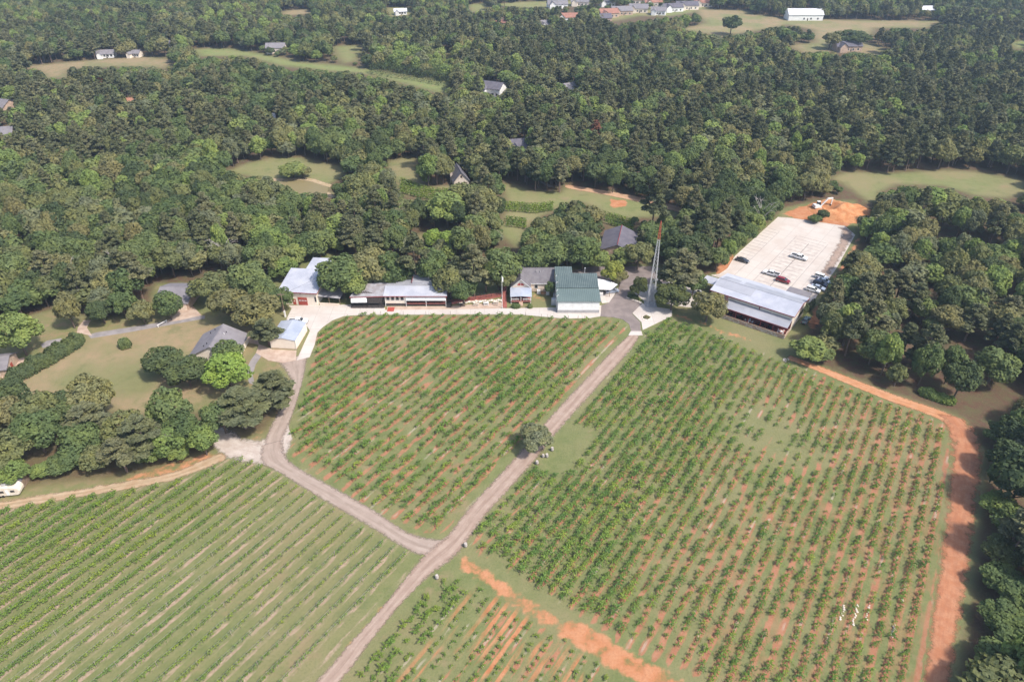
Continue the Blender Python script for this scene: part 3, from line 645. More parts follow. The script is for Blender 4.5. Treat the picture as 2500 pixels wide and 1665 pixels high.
# ------------------------------------------------------------------ long low building
T = thing('winery_shop', 'long low tan building with grey metal roof, four windows and white awnings', 'building', (-31.5, 203, 0)); off = T.location.copy()
wall_profile('wall', [(198.3,1.1),(207.0,1.1),(207.0,4.5),(202.6,5.05),(198.3,4.1)], -41.5, -34.7, m_tanwall2, T, off)
wall_profile('wall', [(200.2,1.1),(207.0,1.1),(207.0,4.5),(202.6,5.05),(200.2,4.5)], -34.7, -21.6, m_reddeck, T, off)
MB().box(-41.45, -21.65, 198.5, 206.9, 0, 1.1).build('skirting', m_darkwood, T, off)
q = [(-41.9,197.75,4.15),(-21.1,197.75,4.15),(-21.3,202.6,5.25),(-41.8,202.6,5.25)]
o = roof_slab('front_roof', q, m_metal, T, off); ribs(q, .6, o, m_metal, off)
q = [(-41.8,202.6,5.24),(-21.3,202.6,5.24),(-21.5,207.5,4.75),(-41.6,207.5,4.75)]
o = roof_slab('rear_roof', q, m_metal2, T, off); ribs(q, .6, o, m_metal2, off)
q = [(-33.2,204.6,5.3),(-26.3,204.6,5.3),(-26.3,209.4,5.6),(-33.2,209.4,5.6)]
roof_slab('raised_roof', q, m_metal2, T, off, .25)
MB().box(-33.3, -33.2, 204.6, 209.4, 4.6, 5.65).build('parapet', m_redtrim, T, off); MB().box(-26.3, -26.2, 204.6, 209.4, 4.6, 5.65).build('parapet', m_redtrim, T, off)
MB().box(-41.9, -21.1, 197.62, 197.74, 3.92, 4.14).build('fascia', m_redtrim, T, off)
for xx in (-40.5, -38.95, -37.4, -35.85): window(T, xx, 2.3, .95, 1.3, 198.3, off)
for a0, a1 in ((-34.6, -28.2), (-28.0, -21.6)):
    MB().slab([(a0,198.25,4.0),(a1,198.25,4.0),(a1,197.85,2.4),(a0,197.85,2.4)], .04, (0,1,0)).build('awning', m_awn, T, off)
MB().box(-34.6, -21.6, 198.0, 200.2, 1.05, 1.2).build('porch_floor', m_reddeck, T, off)
railing('railing', (-34.5,198.05,1.2), (-21.7,198.05,1.2), .95, m_black, T, off, 1.6, 3)
for xx in (-41.4, -34.65, -28.1, -21.65): MB().box(xx-.09, xx+.09, 198.02, 198.2, 0, 4.0).build('porch_post', m_trim, T, off)
MB().box(-40.6, -38.4, 194.9, 197.6, .06, .12).build('entrance_mat', m_reddoor, T, off)
for s in range(5): MB().box(-21.4, -19.9, 197.2+.3*s, 199.6, 0, .22*(s+1)).build('step', m_darkwood, T, off)
T = thing('terrace_wing', 'low wing with streaked metal roof, dark boards and black deck railing', 'building', (-47, 201, 0)); off = T.location.copy()
wall_profile('wall', [(199.3,0),(205.2,0),(205.2,4.85),(199.3,4.3)], -52.0, -41.75, m_darkwood, T, off)
q = [(-52.7,197.4,4.0),(-41.95,197.7,4.15),(-41.4,205.5,5.05),(-50.9,204.2,5.0)]
o = roof_slab('roof', q, m_metalrust, T, off); ribs(q, .6, o, m_metalrust, off)
MB().slab([(-52.75,197.32,4.0),(-41.95,197.6,4.15),(-41.95,197.6,3.88),(-52.75,197.32,3.72)], .07, (0,1,0)).build('fascia', m_redtrim, T, off)
MB().slab([(-52.4,197.5,3.75),(-47.2,197.5,3.8),(-47.2,197.1,2.15),(-52.4,197.1,2.05)], .04, (0,1,0)).build('awning', m_awn, T, off)
for i in range(7):
    z = 1.55+.32*i; MB().box(-47.1, -41.85, 197.6, 197.7, z, z+.26).build('board', m_darkwood, T, off)
MB().box(-52.5, -41.8, 196.9, 199.3, .25, .5).build('deck', m_darkwood, T, off)
railing('railing', (-52.4,197.0,.5), (-41.9,197.0,.5), 1.05, m_black, T, off, 1.7, 3)
for xx in (-52.4, -47.2, -41.95): MB().box(xx-.07, xx+.07, 197.4, 197.55, 0, 3.9).build('post', m_black, T, off)
MB().box(-51.8, -50.6, 199.22, 199.3, 1.2, 2.3).build('notice_board', m_awn, T, off)
mb = MB(); mb.lathe([(.35,0),(.45,.5),(.35,.9),(.1,1.0)], 10, (-50.6,203.2,4.9)); mb.build('roof_fan', m_trim, T, off)

# ------------------------------------------------------------------ winery garage (left)
T = thing('garage_building', 'cream workshop with pale metal roof, red roller door and red side door', 'building', (-76.4, 199.6, 0), R(-6)); 
W_, D_ = 12.9, 13.2
wall_profile('wall', [(.3,0),(D_-.3,0),(D_-.3,6.2),(.3,4.8)], .3, W_-.3, m_tanwall2, T)
q = [(-.2,-.2,4.95),(W_+.2,-.2,4.95),(W_+.6,D_,6.5),(-.2,D_,6.5)]
o = roof_slab('roof', q, m_metal, T); ribs(q, .6, o, m_metal)
MB().box(-.25, W_+.25, -.32, -.22, 4.68, 4.94).build('fascia', m_redtrim, T)
MB().slab([(W_+.22,-.3,4.68),(W_+.22,-.3,4.94),(W_+.62,D_,6.49),(W_+.62,D_,6.23)], .06, (1,0,0)).build('fascia', m_redtrim, T)
MB().box(4.4, 5.4, .22, .3, 0, 2.15).build('door', m_reddoor, T); MB().box(4.7, 5.1, .19, .22, 1.2, 1.7).build('door_window', m_tanwall, T)
gd = MB().box(6.2, 9.3, .2, .3, 0, 2.9).build('roller_door', m_reddoor, T)
for i in range(4): MB().box(6.25, 9.25, .15, .2, .06+.72*i, .70+.72*i).build('panel', m_reddoor, gd)
for i in range(3): MB().box(6.5+.95*i, 7.2+.95*i, .12, .15, 1.58, 1.95).build('pane', m_steel, gd)
window(T, W_-.75, 1.6, .35, 1.6, .3, None, frame=m_black)
mb = MB(); mb.lathe([(.12,0),(.2,.15),(.05,.2)], 8, (7.3,.15,4.1)); mb.build('wall_lamp', m_black, T)
wall_profile('rear_wall', [(D_+.1,0),(22.0,0),(22.0,5.2),(D_+.1,5.2)], 4.6, 11.0, m_tanwall2, T)
q = [(4.2,D_-.1,5.4),(11.4,D_-.1,5.4),(11.4,22.6,5.9),(4.2,22.6,5.9)]
o = roof_slab('rear_roof', q, m_metal, T); ribs(q, .6, o, m_metal)
q = [(W_-.1,1.0,3.3),(W_+7.2,1.2,2.7),(W_+7.4,6.4,3.0),(W_-.1,7.6,4.1)]
o = roof_slab('lean_to_roof', q, m_metalrust, T, None, .08); ribs(q, .6, o, m_metalrust)
for xx, yy in ((W_+3.4,1.3),(W_+6.9,1.5),(W_+7.0,6.0)): MB().box(xx-.07, xx+.07, yy-.07, yy+.07, 0, 2.8).build('lean_to_post', m_wood, T)
MB().box(W_+.2, W_+6.8, .9, 1.1, 0, .8).build('low_wall', m_tanwall, T)
MB().box(W_-.2, W_+6.5, 5.6, 5.75, 0, 2.6).build('back_wall', m_darkwood, T)

# small white shed
T = thing('storage_shed', 'small cream metal shed with bluish ribbed roof below the workshop apron', 'shed', (-72.2, 174.0, 0), R(-5))
gable_walls('wall', 0, 7.75, 0, 10.1, 3.15, 3.85, m_tanwall2, T)
gable_roof(0, 7.75, 0, 10.1, 3.2, 3.9, m_metal3, T, None, 'y', .15, .08, .6, m_metal3)
for xx in (0, 7.75): MB().box(xx-.05, xx+.05, -.05, .0, 0, 3.15).build('corner_trim', m_greybase, T)
MB().box(-.02, 7.77, -.03, 10.12, 0, .25).build('footing', m_stone, T)

# tan house with big grey roof
T = thing('ranch_house', 'tan house with broad grey shingle gable roof on the dry lawn', 'house', (-86.5, 172, 0)); off = T.location.copy()
gable_walls('wall', -92.9, -80.0, 166.0, 177.3, 2.75, 6.1, m_tanwall2, T, off, 'y')
gable_roof(-92.9, -80.0, 166.0, 177.3, 2.8, 6.15, m_shing3, T, off, 'y', .5)
MB().box(-92.0, -89.6, 165.92, 166.0, 1.2, 2.3).build('dark_window', m_dark, T, off)
window(T, -86.4, 1.0, 1.6, 1.3, 166.0, off); window(T, -82.0, 1.0, 1.2, 1.3, 166.0, off)
window(T, 171, 1.0, 1.4, 1.2, -80.0, off, 1, axis='y')
for xx, yy in ((-88.5,176),(-89.6,175),(-84.6,174.5),(-88.2,168.4),(-88.9,167.6),(-84.9,173.4)):
    zz = 6.2 - abs(xx+86.45)*.52; mb = MB(); mb.tube((xx,yy,zz-.3), (xx,yy,zz+.55), .12); mb.build('roof_vent', m_black if xx != -84.9 else m_trim, T, off)
# grey garage
T = thing('detached_garage', 'grey-roofed garage half hidden behind a round tree by the drive', 'garage', (-110.3, 202, 0)); off = T.location.copy()
gable_walls('wall', -115.6, -105.1, 196.0, 208.8, 2.55, 4.9, m_stone, T, off, 'x')
gable_roof(-115.6, -105.1, 196.0, 208.8, 2.6, 4.95, m_shing3, T, off, 'x', .4)
gd = MB().box(-108.6, -105.8, 195.9, 196.0, 0, 2.2).build('garage_door', m_tanwall, T, off)
for i in range(4): MB().box(-108.5, -105.9, 195.86, 195.9, .05+.54*i, .52+.54*i).build('panel', m_tanwall, gd, off)
# house at the left edge
T = thing('edge_house', 'grey-roofed brick house cut by the left edge of the picture', 'house', (*G(-22, 905), 0), R(12))
gable_walls('wall', -6, 6, -4, 4, 2.6, 4.4, m_stone, T, None, 'x'); gable_roof(-6, 6, -4, 4, 2.65, 4.45, m_shing3, T, None, 'x', .5)
window(T, 3.5, .9, 1.2, 1.3, -4); window(T, 0, .9, 1.2, 1.3, -4); MB().box(6.0, 6.08, -1, .2, 0, 2.1).build('door', m_reddoor, T)
# stone cottage
T = thing('stone_cottage', 'small stone cottage with steep dark roof on the lawn', 'cottage', (-22.6, 301.5, 0), R(14))
gable_walls('wall', -3.4, 3.4, 0, 11.5, 3.0, 6.8, m_stone2, T); gable_roof(-3.4, 3.4, 0, 11.5, 3.05, 6.9, m_dshing, T, None, 'y', .5)
window(T, -1.2, 1.2, .8, 1.4, 0, frame=m_stone); MB().box(.4, 1.5, -.07, 0, 0, 2.1).build('door', m_darkwood, T); window(T, 0, 4.4, .8, 1.0, 0, frame=m_stone)
mb = MB(); mb.box(-3.9, -2.9, 6.5, 7.5, 0, 7.6); mb.build('chimney', m_stone2, T)
# violet-grey roofed house
T = thing('wood_house', 'house with violet-grey shingle gable roof among trees behind the hall', 'house', (40.2, 240, 0), R(-13))
gable_walls('wall', -6.0, 6.0, -8.2, 8.2, 3.0, 5.7, m_stone, T); gable_roof(-6.0, 6.0, -8.2, 8.2, 3.05, 5.75, m_shing2, T, None, 'y', .5)
MB().box(-.1, .1, -8.7, 8.7, 5.98, 6.06).build('ridge_flashing', m_redtrim, T); window(T, 2.5, 1, 1.2, 1.3, -8.2); window(T, -3, 1, 1.2, 1.3, 6.0, None, 1, axis='y')

# ------------------------------------------------------------------ warehouse with porch
T = thing('event_warehouse', 'large warehouse with pale metal gable roof, stone-walled porch and side canopy', 'building', (LOX, LOY, 0), WH_A)
WL, WD = 27.3, 14.0
gable_walls('wall', .4, WL-.4, .4, WD-.4, 5.75, 7.1, m_tanwall2, T, None, 'x')
q1 = [(0,-.1,5.95),(WL+.2,-.1,5.95),(WL+.2,WD/2,7.35),(0,WD/2,7.35)]; q2 = [(WL+.2,WD+.1,5.95),(0,WD+.1,5.95),(0,WD/2,7.35),(WL+.2,WD/2,7.35)]
for q in (q1, q2):
    o = roof_slab('roof_slope', q, m_metal, T); ribs(q, .62, o, m_metal)
def on1(a, b, dz): return (a, b, 5.95+(b+.1)/7.1*1.4+dz)
for a0, a1, b0, b1 in ((3.2, 12.4, 2.8, 6.7), (.4, 3.1, 2.9, 6.7)):
    roof_slab('roof_sheet', [on1(a0,b0,.07), on1(a1,b0,.07), on1(a1,b1,.07), on1(a0,b1,.07)], m_metal2, T, None, .05)
def on2(a, b, dz): return (a, b, 5.95+(WD+.1-b)/7.1*1.4+dz)
for a0, a1, b0, b1 in ((8, 26.9, 7.3, 10.6), (1.0, 6.5, 7.3, 10.4)):
    roof_slab('roof_sheet', [on2(a0,b0,.07), on2(a1,b0,.07), on2(a1,b1,.07), on2(a0,b1,.07)], m_metal2, T, None, .05)
MB().box(-.02, WL+.22, -.22, -.12, 5.68, 5.93).build('fascia', m_redtrim, T)
for b0, b1, z0, z1 in ((-.1, WD/2, 5.95, 7.35), (WD/2, WD+.1, 7.35, 5.95)):
    MB().slab([(WL+.22,b0,z0),(WL+.22,b1,z1),(WL+.22,b1,z1-.28),(WL+.22,b0,z0-.28)], .07, (1,0,0)).build('barge_board', m_redtrim, T)
MB().box(-.02, WL+.22, WD/2-.2, WD/2+.2, 7.33, 7.42).build('ridge_cap', m_metal2, T)
# porch
PA, PB = 6.7, 27.0
q = [(PA,-3.4,3.35),(PB,-3.4,3.35),(PB,.35,4.5),(PA,.35,4.5)]
o = roof_slab('porch_roof', q, m_metal2, T); ribs(q, .55, o, m_metal2)
MB().box(PA-.05, PB+.05, -3.52, -3.42, 3.12, 3.34).build('porch_fascia', m_redtrim, T)
MB().box(PA, PB, -4.4, .4, .06, .25).build('porch_floor', m_reddeck, T)
MB().box(PA+.2, PB, .2, .38, .25, 4.2).build('porch_back_wall', m_reddeck, T)
for i in range(6): window(T, PA+2.2+3.2*i, .9, 1.6, 1.7, .2, frame=m_black)
for i in range(6):
    xx = PA+.15+(PB-PA-.3)*i/5; MB().box(xx-.1, xx+.1, -3.55, -3.35, .25, 3.3).build('porch_post', m_redtrim, T)
for b0 in (.4, -3.4):
    mb = MB(); mb.tube((PB-.1,-3.4,3.2), (PB-.1,.3,.6), .07); mb.build('brace', m_redtrim, T) if b0 < 0 else None
# stone half wall: single stones set in a mortar core
core = MB(); core.box(PA, PB, -4.5, -4.25, 0, 1.25); core.box(PB-.25, PB, -4.25, .3, 0, 1.25); core.build('half_wall', m_stone, T)
stone_vs = []
for v in range(5):
    b = MB(); n = 7; pts = []
    for i in range(n):
        t = 2*math.pi*i/n + random.uniform(-.2,.2); r = random.uniform(.75, 1.0); pts.append((.33*r*math.cos(t), 0, .2*r*math.sin(t)))
    b.slab(pts, .07, (0,-1,0)); me = bpy.data.meshes.new('stone'); me.from_pydata(b.v, [], b.f); me.materials.append([m_stone2, m_stone, m_stone2, M('rose_stone', (0.50,0.32,0.25), (0.40,0.25,0.19), .9, 2), m_stone2][v]); stone_vs.append(me)
for r_i in range(3):
    for i in range(31):
        o = link('stone', random.choice(stone_vs), T); o.location = (PA+.35+i*.655+(.3 if r_i == 1 else 0), -4.5, .21+.41*r_i); o.rotation_euler = (0, random.uniform(-.2,.2), 0)
MB().box(PA-.05, PB+.05, -4.58, -4.2, 1.25, 1.33).build('wall_coping', m_wood, T)
# side canopy, rear annex, trellis growth on the right gable
q = [(-6.6,8.2,3.35),(.2,8.2,3.55),(.2,13.2,3.55),(-6.6,13.2,3.35)]
o = roof_slab('canopy_roof', q, m_metal, T, None, .1); ribs(q, .6, o, m_metal)
for a, b in ((-6.3,8.4),(-3.0,8.4),(-6.3,12.9)): MB().box(a-.08, a+.08, b-.08, b+.08, 0, 3.3).build('canopy_post', m_redtrim, T)
MB().box(WL-7.6, WL-1.0, WD-.3, WD+6.3, 0, 4.3).build('annex_wall', m_tanwall2, T)
roof_slab('annex_roof', [(WL-8,WD-.2,4.9),(WL-.6,WD-.2,4.9),(WL-.6,WD+6.6,4.5),(WL-8,WD+6.6,4.5)], m_shing3, T, None, .15)
MB().box(WL-.4, WL-.32, 4.0, 6.6, 0, 3.0).build('side_door', m_greybase, T)
for i in range(4): window(T, 8.2+1.3*i, 1.6, .8, 1.2, WL-.4, None, 1, axis='y', frame=m_black)
for i in range(2):
    mb = MB(); mb.tube((PA-1.0+.45*i,-.3,0), (PA-1.0+.45*i,-.3,5.7), .12); mb.build('downpipe', m_redtrim, T)
MB().box(PA+9.8, PA+10.0, .1, .3, 4.4, 5.7).build('downpipe', m_redtrim, T)

# ------------------------------------------------------------------ furniture under the porch
def table(loc, rz, label, group, mat=m_black):
    t = thing('porch_table', label, 'table', loc, rz, group)
    mb = MB(); mb.lathe([(.62,.70),(.65,.74),(.62,.77)], 14); mb.build('table_top', mat, t)
    mb = MB(); mb.tube((0,0,0), (0,0,.7), .05); mb.build('pedestal', mat, t)
    for k in range(4):
        c = MB(); a = k*math.pi/2+.4; cx, cy = .95*math.cos(a), .95*math.sin(a)
        ct = bpy.data.objects.new('chair', None)
        c.box(cx-.22, cx+.22, cy-.22, cy+.22, .42, .47)
        for sx in (-.2, .2):
            for sy in (-.2, .2): c.box(cx+sx-.02, cx+sx+.02, cy+sy-.02, cy+sy+.02, 0, .42)
        bx_, by_ = cx+.22*math.cos(a), cy+.22*math.sin(a); c.box(bx_-.14, bx_+.14, by_-.14, by_+.14, .47, .9)
        bpy.data.objects.remove(ct); ch = c.build('garden_chair', mat, None); ch.location = loc; ch.rotation_euler = (0,0,rz); ch.location.z = loc[2]
        tag(ch, 'black metal chair drawn up to a table under the warehouse porch' if mat is m_black else 'pale chair at the light-coloured table under the warehouse porch', 'chair', 'chairs under the warehouse porch')
    return t
for i, a in enumerate((1.6, 5.0, 8.2, 11.6, 15.0, 18.3)):
    p = WHw(PA+a, -2.2)
    table((p[0], p[1], .25), .3*i, ['black round table','black round table','pale round table','black round table','black round table','pale round table'][i] + ' under the porch, %s from its left end' % ['first','second','third','fourth','fifth','sixth'][i], 'tables under the warehouse porch', m_black if i not in (2, 5) else m_trim)

# ------------------------------------------------------------------ lattice tower
tx, ty = G(1588, 744)
T = thing('lattice_tower', 'tall white lattice radio tower with red top section beside the patio', 'tower', (tx, ty, 0))
H_T = 29.0
def tw(z): return .92*(1-z/H_T)+.17
def corner(i, z): s_ = tw(z); return ((-s_,-s_,z),(s_,-s_,z),(s_,s_,z),(-s_,s_,z))[i % 4]
RED_Z = 23.6
for nm, z0, z1, mt in (('lower_mast', 0, RED_Z, m_steel), ('red_top_mast', RED_Z, H_T, m_red)):
    legs = [MB() for _ in range(4)]; br = MB()
    zs = []; z = z0
    while z < z1-.05:
        zs.append(z); z = min(z1, z+max(1.2, tw(z)*2.3))
    zs.append(z1)
    for a, b in zip(zs[:-1], zs[1:]):
        for i in range(4):
            br.tube(corner(i,a), corner(i+1,b), .024, n=4); br.tube(corner(i+1,a), corner(i,b), .024, n=4)
    for i in range(4): legs[i].tube(corner(i,z0), corner(i,z1), .055, n=6).build('leg', mt, T)
    br.build('bracing', mt, T)
mb = MB(); mb.lathe([(.12,H_T),(.2,H_T+.3),(.12,H_T+.7),(.02,H_T+1.0)], 8); mb.build('beacon', m_red, T)
for z, s_ in ((4.2,.5),(9.5,.35),(3.0,.5)):
    mb = MB(); mb.lathe([(.05,0),(s_,.15),(s_,.2),(.05,.22)], 10); o = mb.build('antenna_dish', m_trim, T); o.location = (tw(z)+.25, -.3, z); o.rotation_euler = (0, R(80), 0)
MB().box(-1.9, 1.9, -1.9, 1.9, .0, .18).build('tower_base', m_greybase, T)

# ------------------------------------------------------------------ flagpole, utility pole
T = thing('flagpole', 'white flagpole with limp flag beside the red ramp', 'flagpole', (*G(1226, 752), 0))
mb = MB(); mb.tube((0,0,0), (0,0,12), .1, .05, 8); mb.build('pole', m_trim, T)
mb = MB(); mb.slab([(0.05,0,11.7),(.45,.1,11.2),(.4,.05,9.6),(.1,0,9.9)], .03, (0,1,0)); mb.build('flag', m_awn, T)
MB().lathe([(.3,0),(.3,.25),(.15,.35)], 10).build('footing', m_greybase, T)
T = thing('utility_pole', 'utility pole by the tree left of the red-doored workshop', 'pole', (*G(697, 774), 0))
mb = MB(); mb.tube((0,0,0), (0,0,9), .16, .11, 8); mb.build('pole', m_wood, T); MB().box(-1.1, 1.1, -.08, .08, 8.2, 8.4).build('crossarm', m_wood, T)
MB().box(-.2, .2, -.24, .24, 0, 2.4).build('pole_guard', m_trim, T)
c0 = Vector((*G(697, 774), 8.4)); c1 = Vector((-62.5, 207, 7.6))
mb = MB(); pts = [c0.lerp(c1, i/10) - Vector((0,0,.5*math.sin(math.pi*i/10))) for i in range(11)]
for a, b in zip(pts[:-1], pts[1:]): mb.tube(a, b, .025, n=4)
tag(mb.build('power_line', m_black), 'thin black wire from the utility pole over the workshop roof', 'wire')

# ------------------------------------------------------------------ terrace between shop and flagpole
p0, p1 = G(1092, 742), G(1225, 722)
d = Vector((p1[0]-p0[0], p1[1]-p0[1], 0)); L = d.length; ang = math.atan2(d.y, d.x)
T = thing('boardwalk', 'red-stained timber boardwalk with black railing leading to the flagpole', 'walkway', (p0[0], p0[1], 0), ang)
for i in range(int(L/.5)):
    MB().box(i*.5, i*.5+.44, -.9, .9, .75, .85).build('plank', m_reddeck, T)
mb = MB(); mb.box(0, L, -.85, .85, .0, .75); mb.build('skirting', m_reddeck, T)
for i, s_ in enumerate((-.9, .9)): railing('railing', (0,s_,.85), (L,s_,.85), 1.0, m_black, T, None, 1.8, 3)
p0, p1 = G(1232, 752), G(1231, 702); d = Vector((p1[0]-p0[0], p1[1]-p0[1], 0)); L = d.length; ang = math.atan2(d.y, d.x)
T = thing('red_ramp', 'straight red-stained timber ramp running back beside the flagpole', 'ramp', (p0[0], p0[1], 0), ang)
for i in range(int(L/.5)):
    z = .1+1.0*i/(L/.5); MB().slab([(i*.5,-.75,z),(i*.5+.46,-.75,z+.03),(i*.5+.46,.75,z+.03),(i*.5,.75,z)], .09).build('plank', m_reddeck, T)
mb = MB(); mb.slab([(0,-.7,.0),(L,-.7,.0),(L,-.7,1.0),(0,-.7,.02)], 1.4, (0,1,0)); mb.build('frame', m_reddeck, T)
rk = []
for v in range(4):
    bm = bmesh.new(); bmesh.ops.create_icosphere(bm, subdivisions=2, radius=1)
    for q in bm.verts: q.co *= random.uniform(.72, 1.08); q.co.z *= .65
    me = bpy.data.meshes.new('boulder'); bm.to_mesh(me); bm.free(); me.materials.append(m_stone2); rk.append(me)
def rock(px, py, r, label, group, z=0):
    o = link('boulder', random.choice(rk)); g = G(px, py); o.location = (g[0], g[1], z+r*.3); o.scale = (r, r*random.uniform(.7,1), r*random.uniform(.7,1)); o.rotation_euler = (0,0,random.uniform(0,6))
    return tag(o, label, 'rock', group)
for i in range(22):
    t = i/21; rock(1105+118*t, 741-6*t-abs(math.sin(i*2.1))*1.5, random.uniform(.45,.8), 'pale limestone boulder in the low retaining wall behind the picnic tables', 'boulders of the retaining wall')
def picnic(px, py, rz, label, mat):
    g = G(px, py); t = thing('picnic_table', label, 'picnic table', (*g, 0), rz, 'picnic tables on the terrace')
    for i in range(4): MB().box(-.9, .9, -.38+.2*i, -.2+.2*i, .74, .78).build('table_plank', mat, t)
    for s_ in (-1, 1):
        MB().box(-.9, .9, s_*.72-.13, s_*.72+.13, .43, .47).build('bench', mat, t)
        mb = MB(); mb.tube((s_*.65,-.7,0), (s_*.65,.25,.74), .05, n=4); mb.tube((s_*.65,.7,0), (s_*.65,-.25,.74), .05, n=4); mb.tube((s_*.65,-.75,.42), (s_*.65,.75,.42), .04, n=4); mb.build('leg_frame', mat, t)
picnic(1129, 747, .3, 'dark picnic table, leftmost of four on the terrace', m_darkwood)
picnic(1163, 745.5, -.2, 'pale picnic table, second from the left on the terrace', m_stone2)
picnic(1187, 744, .1, 'pale picnic table, third from the left on the terrace', m_trim)
picnic(1211, 742, -.1, 'pale picnic table nearest the flagpole', m_stone2)

# machinery along the hall, garden bits behind the house
def unit(px, py, w_, d_, h_, label, mat=m_trim, cat='air conditioner', name='air_conditioner'):
    t = thing(name, label, cat, (*G(px, py), 0)); MB().box(-w_/2, w_/2, -d_/2, d_/2, .1, h_).build('casing', mat, t)
    MB().lathe([(min(w_,d_)*.4, h_), (min(w_,d_)*.4, h_+.06), (.05, h_+.07)], 12).build('fan_grille', m_steel, t)
    MB().box(-w_/2-.1, w_/2+.1, -d_/2-.1, d_/2+.1, 0, .1).build('plinth', m_greybase, t)
    for i in range(3): MB().box(-w_/2+.06, w_/2-.06, -d_/2-.02, -d_/2, .25+.28*i, .42+.28*i).build('louvre', m_steel, t)
unit(1315, 716, 1.1, 1.0, 1.3, 'white air conditioner by the tan house wall'); unit(1337, 719, 1.0, 1.0, 1.5, 'tall white air conditioner next to the shrub by the house')
unit(1352, 742, 1.6, 1.6, 1.9, 'bulky grey chiller against the left side of the hall', m_steel, 'chiller', 'chiller_unit'); unit(1354, 727, 1.0, 1.2, 1.6, 'narrow dark machine behind the chiller', m_greybase, 'machine', 'pump_unit')
unit(1467, 722, 1.2, 1.2, 1.4, 'white cabinet on the pad under the carport edge', m_trim, 'cabinet', 'cabinet')
T = thing('lattice_fence', 'tan lattice fence along the house wall behind the red soil', 'fence', (*G(1316, 714), 0))
for i in range(26): MB().box(-4.6+i*.36, -4.52+i*.36, -.03, .03, 0, 1.3).build('slat', m_wood, T)
for z in (.3, .75, 1.2): MB().box(-4.6, 4.5, .03, .07, z-.04, z+.04).build('rail', m_wood, T)

# ------------------------------------------------------------------ vehicles
def paint(name, c, rough=.25): return M(name, c, tuple(v*.95 for v in c), rough, .4, spec=.6)
m_tyre = M('tyre_rubber', (0.02,0.02,0.02), None, .9); m_rim = M('alloy_rim', (0.45,0.45,0.46), None, .35, metal=.6)
m_lampw = M('headlamp_glass', (0.7,0.7,0.7), None, .1); m_lampr = M('tail_lamp', (0.35,0.02,0.02), None, .2); m_plast = M('black_plastic', (0.03,0.03,0.03), None, .7)
def loft(secs, name, mat, parent, smooth=False):
    n = len(secs[0]); mb = MB(); vs = [p for s_ in secs for p in s_]; fs = []
    for i in range(len(secs)-1):
        for j in range(n): fs.append((i*n+j, i*n+(j+1) % n, (i+1)*n+(j+1) % n, (i+1)*n+j))
    fs += [tuple(range(n-1,-1,-1)), tuple(range((len(secs)-1)*n, len(secs)*n))]
    mb.add(vs, fs); o = mb.build(name, mat, parent)
    bm = bmesh.new(); bm.from_mesh(o.data); bmesh.ops.recalc_face_normals(bm, faces=bm.faces); bm.to_mesh(o.data); bm.free(); return o
KIND = {  # length, width, body profile (x, z), cabin bottom x0 x1, belt z, roof x0 x1, roof z, wheel x, wheel r
 'sedan': (4.8,1.82,[(-2.4,.35),(-2.42,.75),(-2.3,.98),(-1.5,1.02),(1.0,.98),(2.2,.82),(2.42,.6),(2.4,.32)], (-1.75,1.15), 1.0, (-.95,.35), 1.45, 1.42, .33),
 'suv': (4.7,1.88,[(-2.35,.4),(-2.37,.8),(-2.3,1.1),(-1.4,1.12),(1.05,1.08),(2.15,.95),(2.36,.7),(2.35,.38)], (-2.25,1.2), 1.08, (-1.95,.35), 1.72, 1.4, .36),
 'pickup': (5.9,2.0,[(-2.95,.5),(-2.97,1.0),(-2.95,1.12),(-.9,1.12),(1.3,1.15),(2.75,1.08),(2.97,.8),(2.95,.45)], (-.95,1.5), 1.12, (-.7,.75), 1.85, 1.85, .42),
 'jeep': (4.4,1.88,[(-2.2,.5),(-2.2,1.15),(-1.6,1.18),(.8,1.18),(1.9,1.15),(2.2,1.05),(2.2,.5)], (-2.12,.85), 1.16, (-2.08,.6), 1.85, 1.35, .42)}
